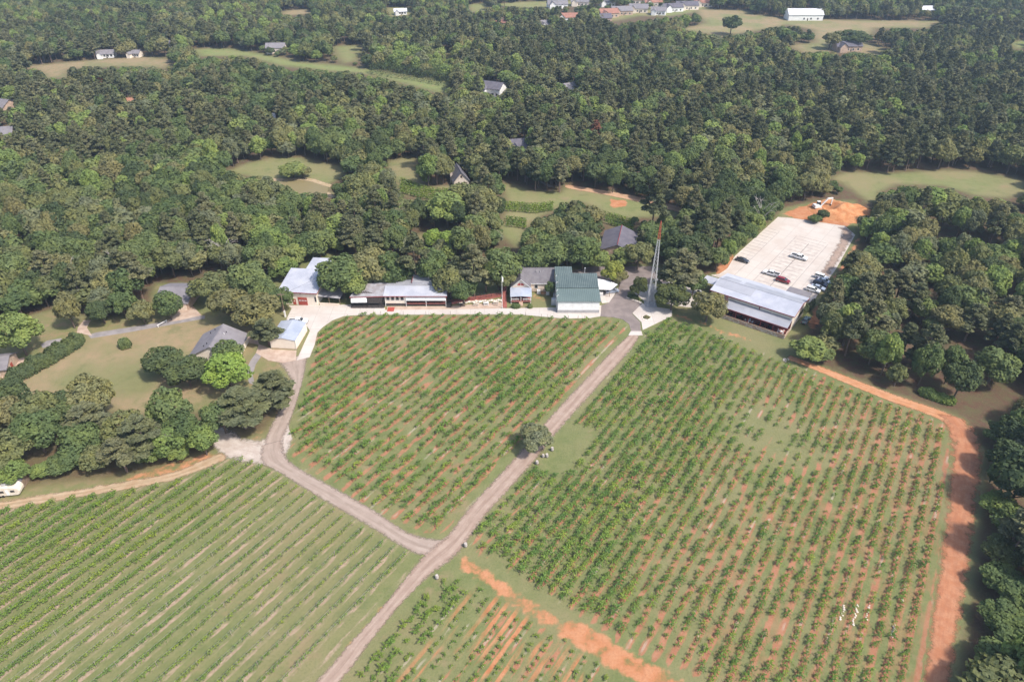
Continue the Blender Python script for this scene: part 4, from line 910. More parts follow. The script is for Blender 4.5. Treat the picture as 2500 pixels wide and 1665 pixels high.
def vehicle(kind, px, py, rz, mat, label, cat, group=None, top=None, world=None):
    L, W, prof, cb, bz, cr, rz_, wx, wr = KIND[kind]
    g = world or G(px, py); T = thing({'sedan':'parked_car','suv':'parked_car','pickup':'pickup_truck','jeep':'off_road_car'}[kind], label, cat, (*g, .055), rz, group)
    secs = []
    for y, s_ in ((-W/2,.94),(-W/2+.1,1),(W/2-.1,1),(W/2,.94)):
        secs.append([(x*(1 if abs(y) < W/2-.05 else .985), y, .62+(z-.62)*s_) for x, z in prof])
    loft(secs, 'body', mat, T)
    w0, w1 = W/2-.08, W/2-.26
    loft([[(cb[0],-w0,bz),(cb[1],-w0,bz),(cb[1],w0,bz),(cb[0],w0,bz)], [(cr[0],-w1,rz_-.06),(cr[1],-w1,rz_-.06),(cr[1],w1,rz_-.06),(cr[0],w1,rz_-.06)]], 'windows', m_glass, T)
    loft([[(cr[0]-.06,-w1-.02,rz_-.06),(cr[1]+.06,-w1-.02,rz_-.06),(cr[1]+.06,w1+.02,rz_-.06),(cr[0]-.06,w1+.02,rz_-.06)], [(cr[0]+.08,-w1+.12,rz_+.02),(cr[1]-.08,-w1+.12,rz_+.02),(cr[1]-.08,w1-.12,rz_+.02),(cr[0]+.08,w1-.12,rz_+.02)]], 'roof', top or mat, T)
    for sx, bx0, rx0 in ((0, cb[0], cr[0]), (1, cb[1], cr[1]), (2, (cb[0]+cb[1])/2, (cr[0]+cr[1])/2)):
        for s_ in (-1, 1):
            MB().tube((bx0, s_*(w0+.005), bz), (rx0, s_*(w1+.005), rz_-.05), .045, n=4).build('pillar', mat, T)
    for sx in (-1, 1):
        for s_ in (-1, 1):
            mb = MB(); y0, y1 = s_*(W/2-.24), s_*(W/2+.01); mb.tube((sx*wx,y0,wr), (sx*wx,y1,wr), wr, n=14); wo = mb.build('wheel', m_tyre, T)
            mb = MB(); mb.tube((sx*wx,y1,wr), (sx*wx,y1+s_*.02,wr), wr*.6, n=10); mb.build('rim', m_rim, wo)
    for s_ in (-1, 1):
        MB().box(L/2-.12, L/2+.02, s_*(W/2-.42)-.2, s_*(W/2-.42)+.2, .68, .84).build('headlight', m_lampw, T)
        MB().box(-L/2-.03, -L/2+.08, s_*(W/2-.3)-.16, s_*(W/2-.3)+.16, .78, 1.0).build('tail_light', m_lampr, T)
        MB().box(cb[1]-.35, cb[1]-.15, s_*(W/2+.08)-.09, s_*(W/2+.08)+.09, bz, bz+.16).build('mirror', m_plast, T)
    MB().box(-L/2-.05, -L/2+.1, -W/2+.15, W/2-.15, .38, .6).build('bumper', m_plast, T); MB().box(L/2-.08, L/2+.05, -W/2+.15, W/2-.15, .34, .55).build('bumper', m_plast, T)
    if kind == 'pickup':
        MB().box(-2.85, -1.05, -.82, .82, 1.125, 1.14).build('bed_liner', m_plast, T)
        for s_ in (-1, 1): MB().box(-2.93, -.98, s_*.93-.06, s_*.93+.06, 1.1, 1.3).build('bed_side', mat, T)
        MB().box(-2.97, -2.87, -.9, .9, 1.1, 1.3).build('tailgate', mat, T)
    if kind == 'jeep': MB().tube((-2.22,0,1.0), (-2.45,0,1.0), .38, n=14).build('spare_wheel', m_tyre, T)
    return T
p_white = paint('white_car_paint', (0.78,0.78,0.78)); p_red = paint('dark_red_car_paint', (0.20,0.012,0.02)); p_char = paint('charcoal_car_paint', (0.035,0.037,0.045))
p_navy = paint('navy_car_paint', (0.025,0.03,0.06)); p_silver = paint('silver_blue_car_paint', (0.30,0.34,0.42)); p_green = paint('grey_green_car_paint', (0.16,0.22,0.20)); p_pearl = paint('pearl_car_paint', (0.62,0.64,0.67))
PK = 'vehicles in the concrete parking lot'
vehicle('sedan', 1812, 639, WH_A, p_char, 'charcoal sedan by the left kerb of the parking lot', 'car', PK)
vehicle('pickup', 1950, 632, WH_A, p_white, 'white pickup on the centre line, farther up the lot', 'pickup truck', PK)
vehicle('pickup', 1882, 672, WH_A+math.pi, p_white, 'white pickup parked beside the red car', 'pickup truck', PK)
vehicle('suv', 1911, 689, WH_A, p_red, 'dark red hatchback nearest the warehouse roof', 'car', PK)
vehicle('jeep', 2005, 681, WH_A, p_white, 'boxy white off-roader at the top of the right-hand row', 'car', PK)
vehicle('sedan', 2011, 690, WH_A, p_pearl, 'pearl sedan, second in the right-hand row', 'car', PK)
vehicle('suv', 2001, 697, WH_A, p_navy, 'navy car, third in the right-hand row', 'car', PK)
vehicle('sedan', 1996, 706, WH_A, p_silver, 'silver-blue car, fourth in the right-hand row', 'car', PK)
vehicle('suv', 1984, 712, WH_A, p_white, 'white wagon behind the warehouse annex', 'car', PK)
vehicle('sedan', 1966, 786, WH_A+math.pi/2, p_green, 'grey-green car by the right gable of the warehouse', 'car')
vehicle('sedan', 1493, 714, .25, p_silver, 'silver car in the shade of the white-roofed carport', 'car')
vehicle('pickup', 729, 789, R(2), p_white, 'white pickup parked behind the cream shed', 'pickup truck')
# golf cart
T = thing('golf_cart', 'small white golf cart beside the warehouse canopy', 'golf cart', (*G(1706, 716), .07), R(60))
loft([[(-1.2,-.55,.35),(1.1,-.55,.35),(1.1,.55,.35),(-1.2,.55,.35)], [(-1.15,-.5,.75),(.9,-.5,.7),(.9,.5,.7),(-1.15,.5,.75)]], 'body', p_white, T)
MB().box(-.9, .7, -.6, .6, 1.75, 1.82).build('canopy', p_white, T); MB().box(-.7, -.1, -.5, .5, .75, 1.0).build('seat', m_plast, T); MB().box(-.8, -.68, -.5, .5, 1.0, 1.4).build('seat_back', m_plast, T)
for sx, sy in ((-.85,-.5),(-.85,.5),(.75,-.5),(.65,.5)): MB().tube((sx,sy,.7), (sx,sy,1.76), .03, n=5).build('canopy_post', m_black, T)
for sx in (-.75, .75):
    for s_ in (-1, 1): MB().tube((sx,s_*.42,.25), (sx,s_*.6,.25), .25, n=12).build('wheel', m_tyre, T)

# excavator and the clay heap
ex, ey = G(1995, 511)
p_exc = paint('white_machine_paint', (0.72,0.71,0.68), .5)
T = thing('excavator', 'white tracked excavator digging at the orange clay heap', 'excavator', (ex, ey, 0), R(8)); T.scale = (1.15, 1.15, 1.15)
for s_ in (-1, 1):
    mb = MB(); prof = [(-1.6,.0),(-1.9,.35),(-1.6,.75),(1.6,.75),(1.9,.35),(1.6,0)]; mb.slab([(x, s_*1.05-.25, z) for x, z in prof], .5, (0,1,0)); mb.build('track', m_plast, T)
MB().box(-1.0, 1.0, -.8, .8, .45, .85).build('undercarriage', m_plast, T)
loft([[(-1.7,-1.15,.9),(1.2,-1.15,.9),(1.2,1.15,.9),(-1.7,1.15,.9)], [(-1.6,-1.1,1.9),(.2,-1.1,1.8),(.2,1.1,1.8),(-1.6,1.1,1.9)]], 'house_body', p_exc, T)
loft([[(-.2,.15,1.0),(1.3,.15,1.0),(1.3,1.1,1.0),(-.2,1.1,1.0)], [(-.1,.2,2.7),(.9,.2,2.7),(.9,1.05,2.7),(-.1,1.05,2.7)]], 'cab', m_glass, T)
MB().box(-.2, 1.0, .15, 1.1, 2.7, 2.8).build('cab_roof', p_exc, T)
mb = MB(); mb.slab([(.6,-.55,1.3),(1.0,-.55,1.2),(3.2,-.55,3.9),(2.9,-.55,4.3)], .4, (0,1,0)); mb.slab([(2.9,-.55,4.3),(3.2,-.55,3.8),(4.9,-.55,4.0),(4.8,-.55,4.4)], .4, (0,1,0)); mb.build('boom', p_exc, T)
mb = MB(); mb.slab([(4.6,-.5,4.4),(5.0,-.5,4.3),(4.9,-.5,1.6),(4.6,-.5,1.6)], .3, (0,1,0)); mb.build('stick', p_exc, T)
mb = MB(); mb.slab([(4.4,-.8,1.7),(5.1,-.8,1.7),(5.0,-.8,.8),(4.5,-.8,.6),(4.1,-.8,1.0)], .9, (0,1,0)); mb.build('bucket', m_plast, T)
MB().tube((1.4,-.35,1.5), (2.6,-.35,3.4), .09, n=6).build('hydraulic_ram', m_steel, T)
m_clay = NT('orange_clay'); P = m_clay.pos()
cc = m_clay.mix(m_clay.step(m_clay.noise(.45, P, 5, .65), .3, .7), (0.42,0.165,0.065), (0.52,0.27,0.13)); cc = m_clay.mix(m_clay.step(m_clay.noise(2.5, P, 4), .5, .8), cc, (0.33,0.12,0.05))
m_clay.set(m_clay.b.inputs['Base Color'], cc); m_clay.b.inputs['Roughness'].default_value = .95; m_clay.b.inputs['Specular IOR Level'].default_value = .1; m_clay.bump(m_clay.noise(1.5, P, 5), .7, .3)
cx, cy = G(2056, 518); N_ = 46
u = np.linspace(-1, 1, N_); UX, UY = np.meshgrid(u, u); rr = np.hypot(UX, UY); th = np.arctan2(UY, UX)
hh = np.clip(1 - rr**2, 0, None)*(3.4+1.4*np.sin(3*th+1)*rr+.8*np.sin(7*UX+2)*np.cos(6*UY)) + .55*np.sin(13*UX)*np.sin(11*UY+1)*np.clip(1-rr, 0, 1)
hh -= 1.8*np.exp(-(((UX+.35)/.22)**2+((UY+.1)/.3)**2)); hh = np.where(rr < 1, np.maximum(hh, .02), -.2)
V = np.stack([UX.ravel()*14, UY.ravel()*11, hh.ravel()], 1); ii = np.arange((N_-1)**2); a0 = (ii//(N_-1))*N_+ii % (N_-1)
o = link('clay_heap', npmesh('clay_heap', V, np.stack([a0,a0+1,a0+N_+1,a0+N_],1), m_clay.m)); o.location = (cx, cy, 0); o.rotation_euler = (0,0,-.4)
tag(o, 'lumpy orange clay heap behind the parking lot', 'dirt heap')

# trailer and shack at the lower left
g = G(22, 1205); T = thing('travel_trailer', 'cream travel trailer with rounded end at the lower left edge', 'trailer', (*g, 0), R(8))
prof = [(-4.5,.5),(2.6,.5),(3.1,.8),(3.2,1.5),(2.9,2.3),(2.3,2.7),(-4.5,2.75)]
mb = MB(); mb.slab([(x,-1.15,z) for x, z in prof], 2.3, (0,1,0)); mb.build('shell', M('cream_trailer_skin', (0.68,0.62,0.52), (0.58,0.50,0.40), .5, .7), T)
for xx in (-3.0, -.5, 1.8): MB().box(xx-.45, xx+.45, -1.19, -1.15, 1.4, 2.0).build('window', m_glass, T)
MB().box(.3, .95, -1.19, -1.15, .6, 2.3).build('door', m_trim, T)
for xx in (-1.4, -.6): MB().tube((xx,-1.18,.35), (xx,-.9,.35), .35, n=12).build('wheel', m_tyre, T)
MB().box(-.6, .4, -.3, .3, 2.75, 2.95).build('roof_vent', m_greybase, T)
g = G(20, 1184); T = thing('timber_shack', 'dark-roofed lean-to shack behind the cream trailer', 'shack', (*g, 0), R(8))
gable_walls('wall', -7, 4, -1.6, 1.6, 2.0, 2.7, m_wood, T, None, 'x'); gable_roof(-7, 4, -1.6, 1.6, 2.05, 2.75, m_dshing, T, None, 'x', .3)
MB().slab([(4.1,-1.7,0),(4.1,1.7,0),(4.1,1.4,2.0),(4.1,0,2.6),(4.1,-1.4,2.0)], .1, (1,0,0)).build('end_boards', m_wood, T)

# barrels
m_barrel = M('weathered_barrel_oak', (0.50,0.46,0.42), (0.34,0.30,0.27), .85, 4); m_hoop = M('rusty_hoop', (0.10,0.085,0.075), None, .7)
BL = {'a': 'grey oak barrel farthest right beside the roadside oak', 'b': 'grey oak barrel under the edge of the roadside oak', 'c': 'pale oak barrel touching another by the oak trunk', 'd': 'grey oak barrel on the track verge below the oak', 'e': 'grey barrel at the right corner of the dirt crossroads', 'f': 'grey barrel at the head of the young vine rows'}
for (px, py, s_), kk in zip(((1348,1100,1.1),(1335,1116,1.1),(1326,1116,.95),(1311,1133,1.1),(1137,1334,1.1),(1067,1412,1.1)), 'abcdef'):
    T = thing('wine_barrel', BL[kk], 'barrel', (*G(px, py), 0), 0, 'old wine barrels along the dirt road'); T.scale = (s_, s_, s_)
    MB().lathe([(.29,0),(.35,.25),(.38,.5),(.35,.75),(.29,.98),(.26,.99),(.25,.95)], 16).build('staves', m_barrel, T, smooth=True)
    for z, r in ((.08,.312),(.3,.368),(.68,.368),(.9,.315)): MB().lathe([(r,z),(r+.012,z+.03),(r,z+.06)], 16).build('hoop', m_hoop, T)
    for i in range(5): 
        MB().box(-.22, .22, -.22+.09*i, -.14+.09*i, .951, .965).build('lid_board', m_barrel, T)

# garden bed on the patio, border stones by the magnolia
for i in range(16):
    a = i*2*math.pi/16; rock(1578+11*math.cos(a), 776+6*math.sin(a), random.uniform(.25,.45), 'pale stone ringing the round flower bed on the patio', 'stones round the patio flower bed')
for i in range(14):
    t = i/13; rock(1530+36*t, 727+13*t, random.uniform(.3,.5), 'pale stone edging the shrub bed between asphalt and tower', 'stones edging the shrub bed')
for i in range(9):
    rock(1921+random.uniform(-8,8), 880+random.uniform(-5,3), random.uniform(.2,.4), 'pale stone in the small pile at the clay track end', 'stones at the clay track end')
for j, (px, py, dx_, dy_, n) in enumerate(((2062,1478,-10,34,8),(2093,1475,-10,50,12),(2124,1478,-10,34,8),(2184,1525,-8,30,9),(2203,1462,-2,8,3))):
    for i in range(n):
        t = i/max(1, n-1); rock(px+dx_*t+random.uniform(-3,3), py+dy_*t, random.uniform(.16,.3), 'white rock in the broken line between the right-hand vine rows', 'white rocks in the vine rows')
# low fence posts along the top of the middle vineyard
T = thing('vineyard_fence', 'thin wire fence on slim posts along the concrete drive', 'fence', (*G(1050, 769), 0)); off = T.location.copy()
prev = None; wires = MB()
for px, py in [(885,770),(930,769.5),(985,769),(1040,769),(1100,769),(1160,769),(1215,769),(1283,771.5),(1322,776),(1337,777.5),(1388,779.5),(1411,780),(1427,780),(1466,778)]:
    g = G(px, py); MB().tube((g[0],g[1],0), (g[0],g[1],1.5), .05, n=5).build('post', m_wood, T, off)
    if prev:
        for z in (.7, 1.35): wires.tube((prev[0],prev[1],z), (g[0],g[1],z), .012, n=3)
    prev = g
wires.build('wire', m_steel, T, off)
# bar gate beams on the lawn drive
T = thing('drive_barrier', 'short white barrier across the grey drive by the lawn', 'barrier', (*G(397, 793), 0), R(60))
for s_ in (-1, 1): MB().box(s_*1.6-.1, s_*1.6+.1, -.1, .1, 0, .9).build('post', m_trim, T)
MB().box(-1.8, 1.8, -.06, .06, .65, .85).build('beam', m_trim, T)

# pond in the far clearing
m_pond = NT('muddy_pond_water'); m_pond.b.inputs['Base Color'].default_value = (0.20,0.165,0.085,1); m_pond.b.inputs['Roughness'].default_value = .35; m_pond.b.inputs['Specular IOR Level'].default_value = .12
m_pond.bump(m_pond.noise(.8, m_pond.pos(), 3), .08, .05)
sheet('pond', [(655,443),(690,440),(735,438),(760,442),(785,450),(800,454),(800,470),(810,484),(780,486),(745,490),(700,475),(670,458)], m_pond.m, .06)
m_bank = road_mat('pale_pond_bank', (0.42,0.31,0.21), (0.33,0.25,0.15), (0.24,0.20,0.10))
road('pond_bank', [(638,434),(690,436),(735,434),(765,437),(790,445),(812,452)], [(650,444),(690,442),(735,441),(760,445),(785,453),(806,459)], m_bank, .075)
road('pond_bank', [(795,470),(805,470),(812,478)], [(806,486),(818,482),(826,480)], m_bank, .075)

# ------------------------------------------------------------------ far houses
roofs = {'grey': m_shing3, 'dark': m_dshing, 'red': M('red_brown_shingle', (0.30,0.15,0.11), (0.25,0.12,0.09), .9, .5), 'violet': m_shing2, 'white': M('white_metal_roof', (0.58,0.58,0.60), None, .5), 'orange': M('orange_tile', (0.34,0.17,0.11), None, .9)}
walls_ = {'white': m_white_w, 'tan': m_tanwall2, 'brick': m_stone}
def far_house(px, py, w_, d_, h_, rz, rf, wl, label, wing=True):
    T = thing('farmhouse' if w_ < 22 else 'barn', label, 'house' if w_ < 22 else 'barn', (*G(px, py), 0), R(rz), 'far houses among the trees')
    gable_walls('wall', -w_/2, w_/2, -d_/2, d_/2, h_, h_+d_*.3, walls_[wl], T, None, 'x'); gable_roof(-w_/2, w_/2, -d_/2, d_/2, h_+.05, h_+d_*.3+.05, roofs[rf], T, None, 'x', .5)
    if wing:
        ww = w_*.3; gable_walls('wing_wall', -w_/2+1, -w_/2+1+ww, -d_/2-3.5, 0, h_, h_+ww*.45, walls_[wl], T, None, 'y'); gable_roof(-w_/2+1, -w_/2+1+ww, -d_/2-3.5, 0, h_+.08, h_+ww*.45+.08, roofs[rf], T, None, 'y', .4)
    for i in range(3): window(T, -w_*.05+i*w_*.2, .9, 1.4, 1.5, -d_/2, frame=m_trim)
    MB().box(w_*.04-.0, w_*.04+1.0, -d_/2-.05, -d_/2, 0, 2.1).build('door', m_darkwood, T)
FH = [(1204,232,14,10,5,-25,'violet','white','white gabled house with violet-grey roof in a gap in the woods'),
 (2066,124,20,9,4,4,'violet','brick','dark-roofed farmhouse below the big dry pasture'), (978,36,12,7,3.2,10,'white','white','lone white-roofed house left of centre near the top'),
 (1228,68,14,10,5,-30,'red','tan','tall cream house with red-brown roof in the far woods'), (1331,70,14,9,4,20,'grey','white','white cottage with grey roof left of the far lawns'),
 (1386,54,22,10,4.5,5,'red','white','broad white house on the near edge of the subdivision'), (1484,42,18,11,4,15,'red','brick','red-roofed brick house on the near edge of the subdivision'),
 (1469,54,16,10,4,10,'violet','brick','violet-roofed house just below the red-roofed one'), (1516,36,20,11,4,10,'grey','brick','grey-roofed house right of the red-roofed one'),
 (1558,30,18,11,4,-8,'grey','tan','grey-roofed tan house mid subdivision'), (1360,20,20,10,4,8,'grey','white','white house far up at the left of the subdivision'),
 (1416,14,18,10,4,-8,'grey','tan','small tan house at the top left of the subdivision'), (1481,15,16,10,4,5,'grey','white','white house near the top middle of the subdivision'),
 (1550,9,18,10,4,-5,'red','tan','tan house touching the top edge of the subdivision'), (1592,15,18,10,4,8,'red','tan','tan house with red-brown roof, upper subdivision'),
 (1607,36,14,9,4,-15,'grey','white','pale house lowest at the right of the subdivision'), (1640,28,20,10,4,12,'violet','white','white-fronted house with violet roof right of the lane'),
 (1675,23,22,11,4,6,'violet','tan','wide violet-roofed house beside the dry pasture'), (1716,16,18,10,4,-6,'red','tan','reddish house at the upper corner of the dry pasture'),
 (1960,48,32,14,5,0,'white','white','long white barn on the far edge of the dry pasture'), (2264,33,26,10,3.5,3,'white','white','cluster-like white farm building at the far right'),
 (262,140,12,7,3,10,'grey','white','white farmhouse above the tan field'), (332,139,9,6,3,-5,'grey','tan','small white house at the right of the tan field'),
 (676,128,14,9,4,5,'grey','tan','grey-roofed house above the green strip field'), (417,114,8,5,3,0,'grey','white','tiny white house left of the green strip field'),
 (321,262,10,7,3.2,8,'orange','brick','house with an orange roof showing through the left woods'), (8,272,16,11,4,-20,'grey','brick','grey-roofed house at the left edge, upper'),
 (6,345,14,11,4,15,'grey','brick','grey-roofed house at the left edge, lower'), (657,298,7,5,3,20,'white','tan','white roof corner glimpsed in the woods above the pond'),
 (1389,230,9,6,5,30,'grey','white','narrow white house front glimpsed in the central woods'), (1267,374,11,9,4.5,15,'violet','white','grey-roofed house mostly hidden by big oaks above the lawn')]
FHK = []
for h in FH:
    far_house(*h[:8], h[8], wing=h[2] < 26)
    dpx = F_PX/math.hypot(G(h[0], h[1])[1], CAM_H); FHK.append((h[0], h[1], h[2]*dpx*.5, (h[4]+h[3]*.3)*dpx))

# ------------------------------------------------------------------ foliage tools
def cards(P, N, size, g, stretch=1.5, tip=None):
    """one irregular leaf-clump quad for each point"""
    n = len(P); N = N/np.maximum(np.linalg.norm(N, axis=1, keepdims=True), 1e-6)
    A = g.normal(size=(n,3)) if tip is None else tip
    U = A - (A*N).sum(1, keepdims=True)*N; U /= np.maximum(np.linalg.norm(U, axis=1, keepdims=True), 1e-6); W_ = np.cross(N, U)
    s = size[:, None]; c = []
    for (a, b) in ((-1,-.15),(0,-.62),(1,.1),(.05,.6)):
        ja = a*stretch*(1+g.normal(size=(n,1))*.18); jb = b*(1+g.normal(size=(n,1))*.25)
        c.append(P + U*ja*s*.5 + W_*jb*s + N*g.normal(size=(n,1))*s*.12)
    V = np.stack(c, 1).reshape(-1, 3); Fq = np.arange(n*4).reshape(n, 4); return V, Fq
def rdir(g, n):
    v = g.normal(size=(n,3)); return v/np.linalg.norm(v, axis=1, keepdims=True)
def join(*parts):
    Vs, Fs, o = [], [], 0
    for V, Fq in parts: Vs.append(V); Fs.append(Fq+o); o += len(V)
    return np.concatenate(Vs), np.concatenate(Fs)
def broad_crown(seed, r=5.0, zc=7.4, rz=4.8, nsub=20, n=2600, size=.62, cone=0.0, low=-.45):
    g = np.random.default_rng(seed)
    D = rdir(g, nsub*4); D = D[D[:,2] > low][:nsub]; k = .60+.22*g.random((len(D),1))
    C = D*np.array([r,r,rz])*k; C[:,:2] += g.normal(size=(len(D),2))*.25
    if cone: C[:,:2] *= (1-cone*np.clip((C[:,2:3]+rz)/(2*rz), 0, 1))
    sr = r*(.23+.13*g.random(len(D))); sr *= (1-.35*cone*np.clip((C[:,2]+rz)/(2*rz), 0, 1))
    C = np.vstack([C, [[0,0,0]]]); sr = np.append(sr, r*.55)
    w_ = sr**2; idx = g.choice(len(C), size=n*2, p=w_/w_.sum())
    d = rdir(g, n*2); rad = .82+.24*g.random(n*2); inner = g.random(n*2) < .12; rad[inner] *= .7
    P = C[idx] + d*(sr[idx]*rad)[:,None]
    dist = np.linalg.norm(P[:,None,:]-C[None,:,:], axis=2)/sr[None,:]; dist[np.arange(len(P)), idx] = 9
    keep = (dist.min(1) > .78) & (P[:,2] > -rz*.92); P = P[keep][:n]; d = d[keep][:n]
    out = P/np.array([r,r,rz]); N = d*.75 + out*.3 + rdir(g, len(P))*.75 + np.array([0,0,.25])
    P[:,2] += zc
    return cards(P, N, size*(.55+.8*g.random(len(P))), g)
def pine_crown(seed, h=20.0, r=4.0, n=1800, size=.75, lo=.42):
    g = np.random.default_rng(seed); Ps, Ns = [], []
    m = 26
    for i in range(m):
        t = (i+.5)/m; z = h*(lo+(1-lo)*t)*.985; a = i*2.4+g.normal()*.4; rr_ = r*(1-t)**.62*(.45+.55*g.random())+.15
        pr = np.array([1.0+.75*(1-t)*g.random(), 1.0+.75*(1-t)*g.random(), .55+.25*g.random()])*(r/4.0)*(.62+.5*(1-t))
        q = int(n/m*(.7+.9*(1-t))); d = rdir(g, q); d[:,2] = np.abs(d[:,2])*1.0-.25
        p = d*pr*(.7+.35*g.random((q,1))) + np.array([rr_*math.cos(a), rr_*math.sin(a), z - .12*rr_]); Ps.append(p); Ns.append(d*.6+rdir(g, q)*.7+np.array([0,0,.3]))
    P = np.concatenate(Ps); N = np.concatenate(Ns)
    return cards(P, N, size*(.5+.8*g.random(len(P))), g, 1.9)
def tubes(segs, n=6):
    mb = MB()
    for a, b, ra, rb in segs: mb.tube(a, b, ra, rb, n)
    V = np.array(mb.v, float); F4 = np.array([f for f in mb.f if len(f) == 4]); return V, F4
def trunk_broad(seed, h=12.0, r=5.0):
    g = np.random.default_rng(seed); s_ = [((0,0,-.3),(.1,.05,h*.28),.32,.24), ((.1,.05,h*.28),(.05,-.1,h*.62),.24,.12)]
    for i in range(5):
        a = i*1.26+g.random(); z0 = h*(.2+.06*i); s_.append(((.05,0,z0),(math.cos(a)*r*.6, math.sin(a)*r*.6, z0+h*.28),.14,.05))
    return tubes(s_)
def trunk_pine(seed, h=20.0):
    g = np.random.default_rng(seed); s_ = [((0,0,-.3),(.1,.1,h*.5),.28,.2), ((.1,.1,h*.5),(0,0,h*.97),.2,.04)]
    for i in range(6):
        a = g.random()*6.3; z0 = h*(.42+.08*i); s_.append(((.05,.05,z0),(math.cos(a)*2.4, math.sin(a)*2.4, z0+.8),.07,.03))
    return tubes(s_)
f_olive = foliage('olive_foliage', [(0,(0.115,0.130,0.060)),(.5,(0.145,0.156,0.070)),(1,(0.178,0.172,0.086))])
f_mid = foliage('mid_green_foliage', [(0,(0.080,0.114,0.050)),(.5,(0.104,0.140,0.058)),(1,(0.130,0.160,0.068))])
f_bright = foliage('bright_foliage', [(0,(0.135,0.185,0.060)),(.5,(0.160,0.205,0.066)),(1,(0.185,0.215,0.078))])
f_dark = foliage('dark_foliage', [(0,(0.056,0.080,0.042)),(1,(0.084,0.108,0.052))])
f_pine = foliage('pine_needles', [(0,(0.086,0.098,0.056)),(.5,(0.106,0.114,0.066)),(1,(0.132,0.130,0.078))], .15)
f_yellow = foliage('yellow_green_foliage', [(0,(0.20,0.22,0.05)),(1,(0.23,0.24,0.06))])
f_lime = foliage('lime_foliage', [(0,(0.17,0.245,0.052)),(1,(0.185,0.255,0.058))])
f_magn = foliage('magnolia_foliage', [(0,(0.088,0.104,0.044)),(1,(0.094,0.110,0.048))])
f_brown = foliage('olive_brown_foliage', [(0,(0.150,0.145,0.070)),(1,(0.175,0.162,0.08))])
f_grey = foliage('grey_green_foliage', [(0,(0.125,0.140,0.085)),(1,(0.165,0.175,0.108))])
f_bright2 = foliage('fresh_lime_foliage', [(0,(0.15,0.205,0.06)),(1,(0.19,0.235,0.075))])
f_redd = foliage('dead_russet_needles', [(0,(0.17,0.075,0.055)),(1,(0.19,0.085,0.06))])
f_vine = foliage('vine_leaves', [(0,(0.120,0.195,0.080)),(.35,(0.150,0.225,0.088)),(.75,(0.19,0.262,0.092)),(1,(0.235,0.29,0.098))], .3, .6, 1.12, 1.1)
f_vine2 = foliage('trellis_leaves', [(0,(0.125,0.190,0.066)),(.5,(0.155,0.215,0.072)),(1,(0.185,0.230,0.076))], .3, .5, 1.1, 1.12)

# ------------------------------------------------------------------ vines
def vine_mesh(seed, ncane=13, length=1.25, size=.17):
    g = np.random.default_rng(seed); Ps, Ns, Ts = [], [], []
    for c in range(ncane):
        a = g.random()*2*math.pi; L = length*(.55+.75*g.random()); el = .9-1.0*g.random(); n = 13
        ox = g.normal()*.28; t = np.linspace(.05, 1, n)[:,None]
        d = np.array([math.cos(a), math.sin(a)*1.15, 0])
        p = np.array([0, ox, 1.15]) + d*L*t + np.array([0,0,1])*(el*L*t - 1.0*L*t*t*(.5+.6*g.random()))
        p[:,2] = np.maximum(p[:,2], .15+.1*g.random()); p += g.normal(size=p.shape)*.07
        Ps.append(p); Ns.append(np.tile([0,0,1.0], (n,1)) + g.normal(size=(n,3))*.6); Ts.append(np.tile(d, (n,1)) + g.normal(size=(n,3))*.5)
    P = np.concatenate(Ps); N = np.concatenate(Ns); T_ = np.concatenate(Ts)
    return cards(P, N, size*(.7+.7*g.random(len(P))), g, 1.7, T_)
m_vinewood = M('vine_wood', (0.16,0.12,0.09), (0.11,0.08,0.06), .95, 4)
vine_fol = [npmesh('vine_foliage_%d' % i, *vine_mesh(100+i), f_vine) for i in range(8)]
vine_trk = npmesh('vine_trunk', *tubes([((0,0,-.1),(.03,0,.75),.05,.04), ((.03,0,.75),(-.02,.3,1.15),.035,.02), ((.03,0,.75),(0,-.3,1.15),.035,.02)], 5), m_vinewood)
def hide_proto(name, parts, coll):
    """one variant (several materials) for geometry-node scattering; lives outside the scene"""
    Vs, Fs, mi, o = [], [], [], 0; mats = []
    for me in parts:
        n = len(me.vertices); co = np.empty(n*3, np.float32); me.vertices.foreach_get('co', co); L = np.empty(len(me.loops), np.int32); me.loops.foreach_get('vertex_index', L)
        Vs.append(co.reshape(-1,3)); Fs.append(L.reshape(-1,4)+o); o += n; mi += [len(mats)]*(len(L)//4); mats.append(me.materials[0])
    m2 = npmesh(name, np.concatenate(Vs), np.concatenate(Fs), None)
    for m in mats: m2.materials.append(m)
    m2.polygons.foreach_set('material_index', np.array(mi, np.int32))
    ob = bpy.data.objects.new(name, m2); coll.objects.link(ob); return ob
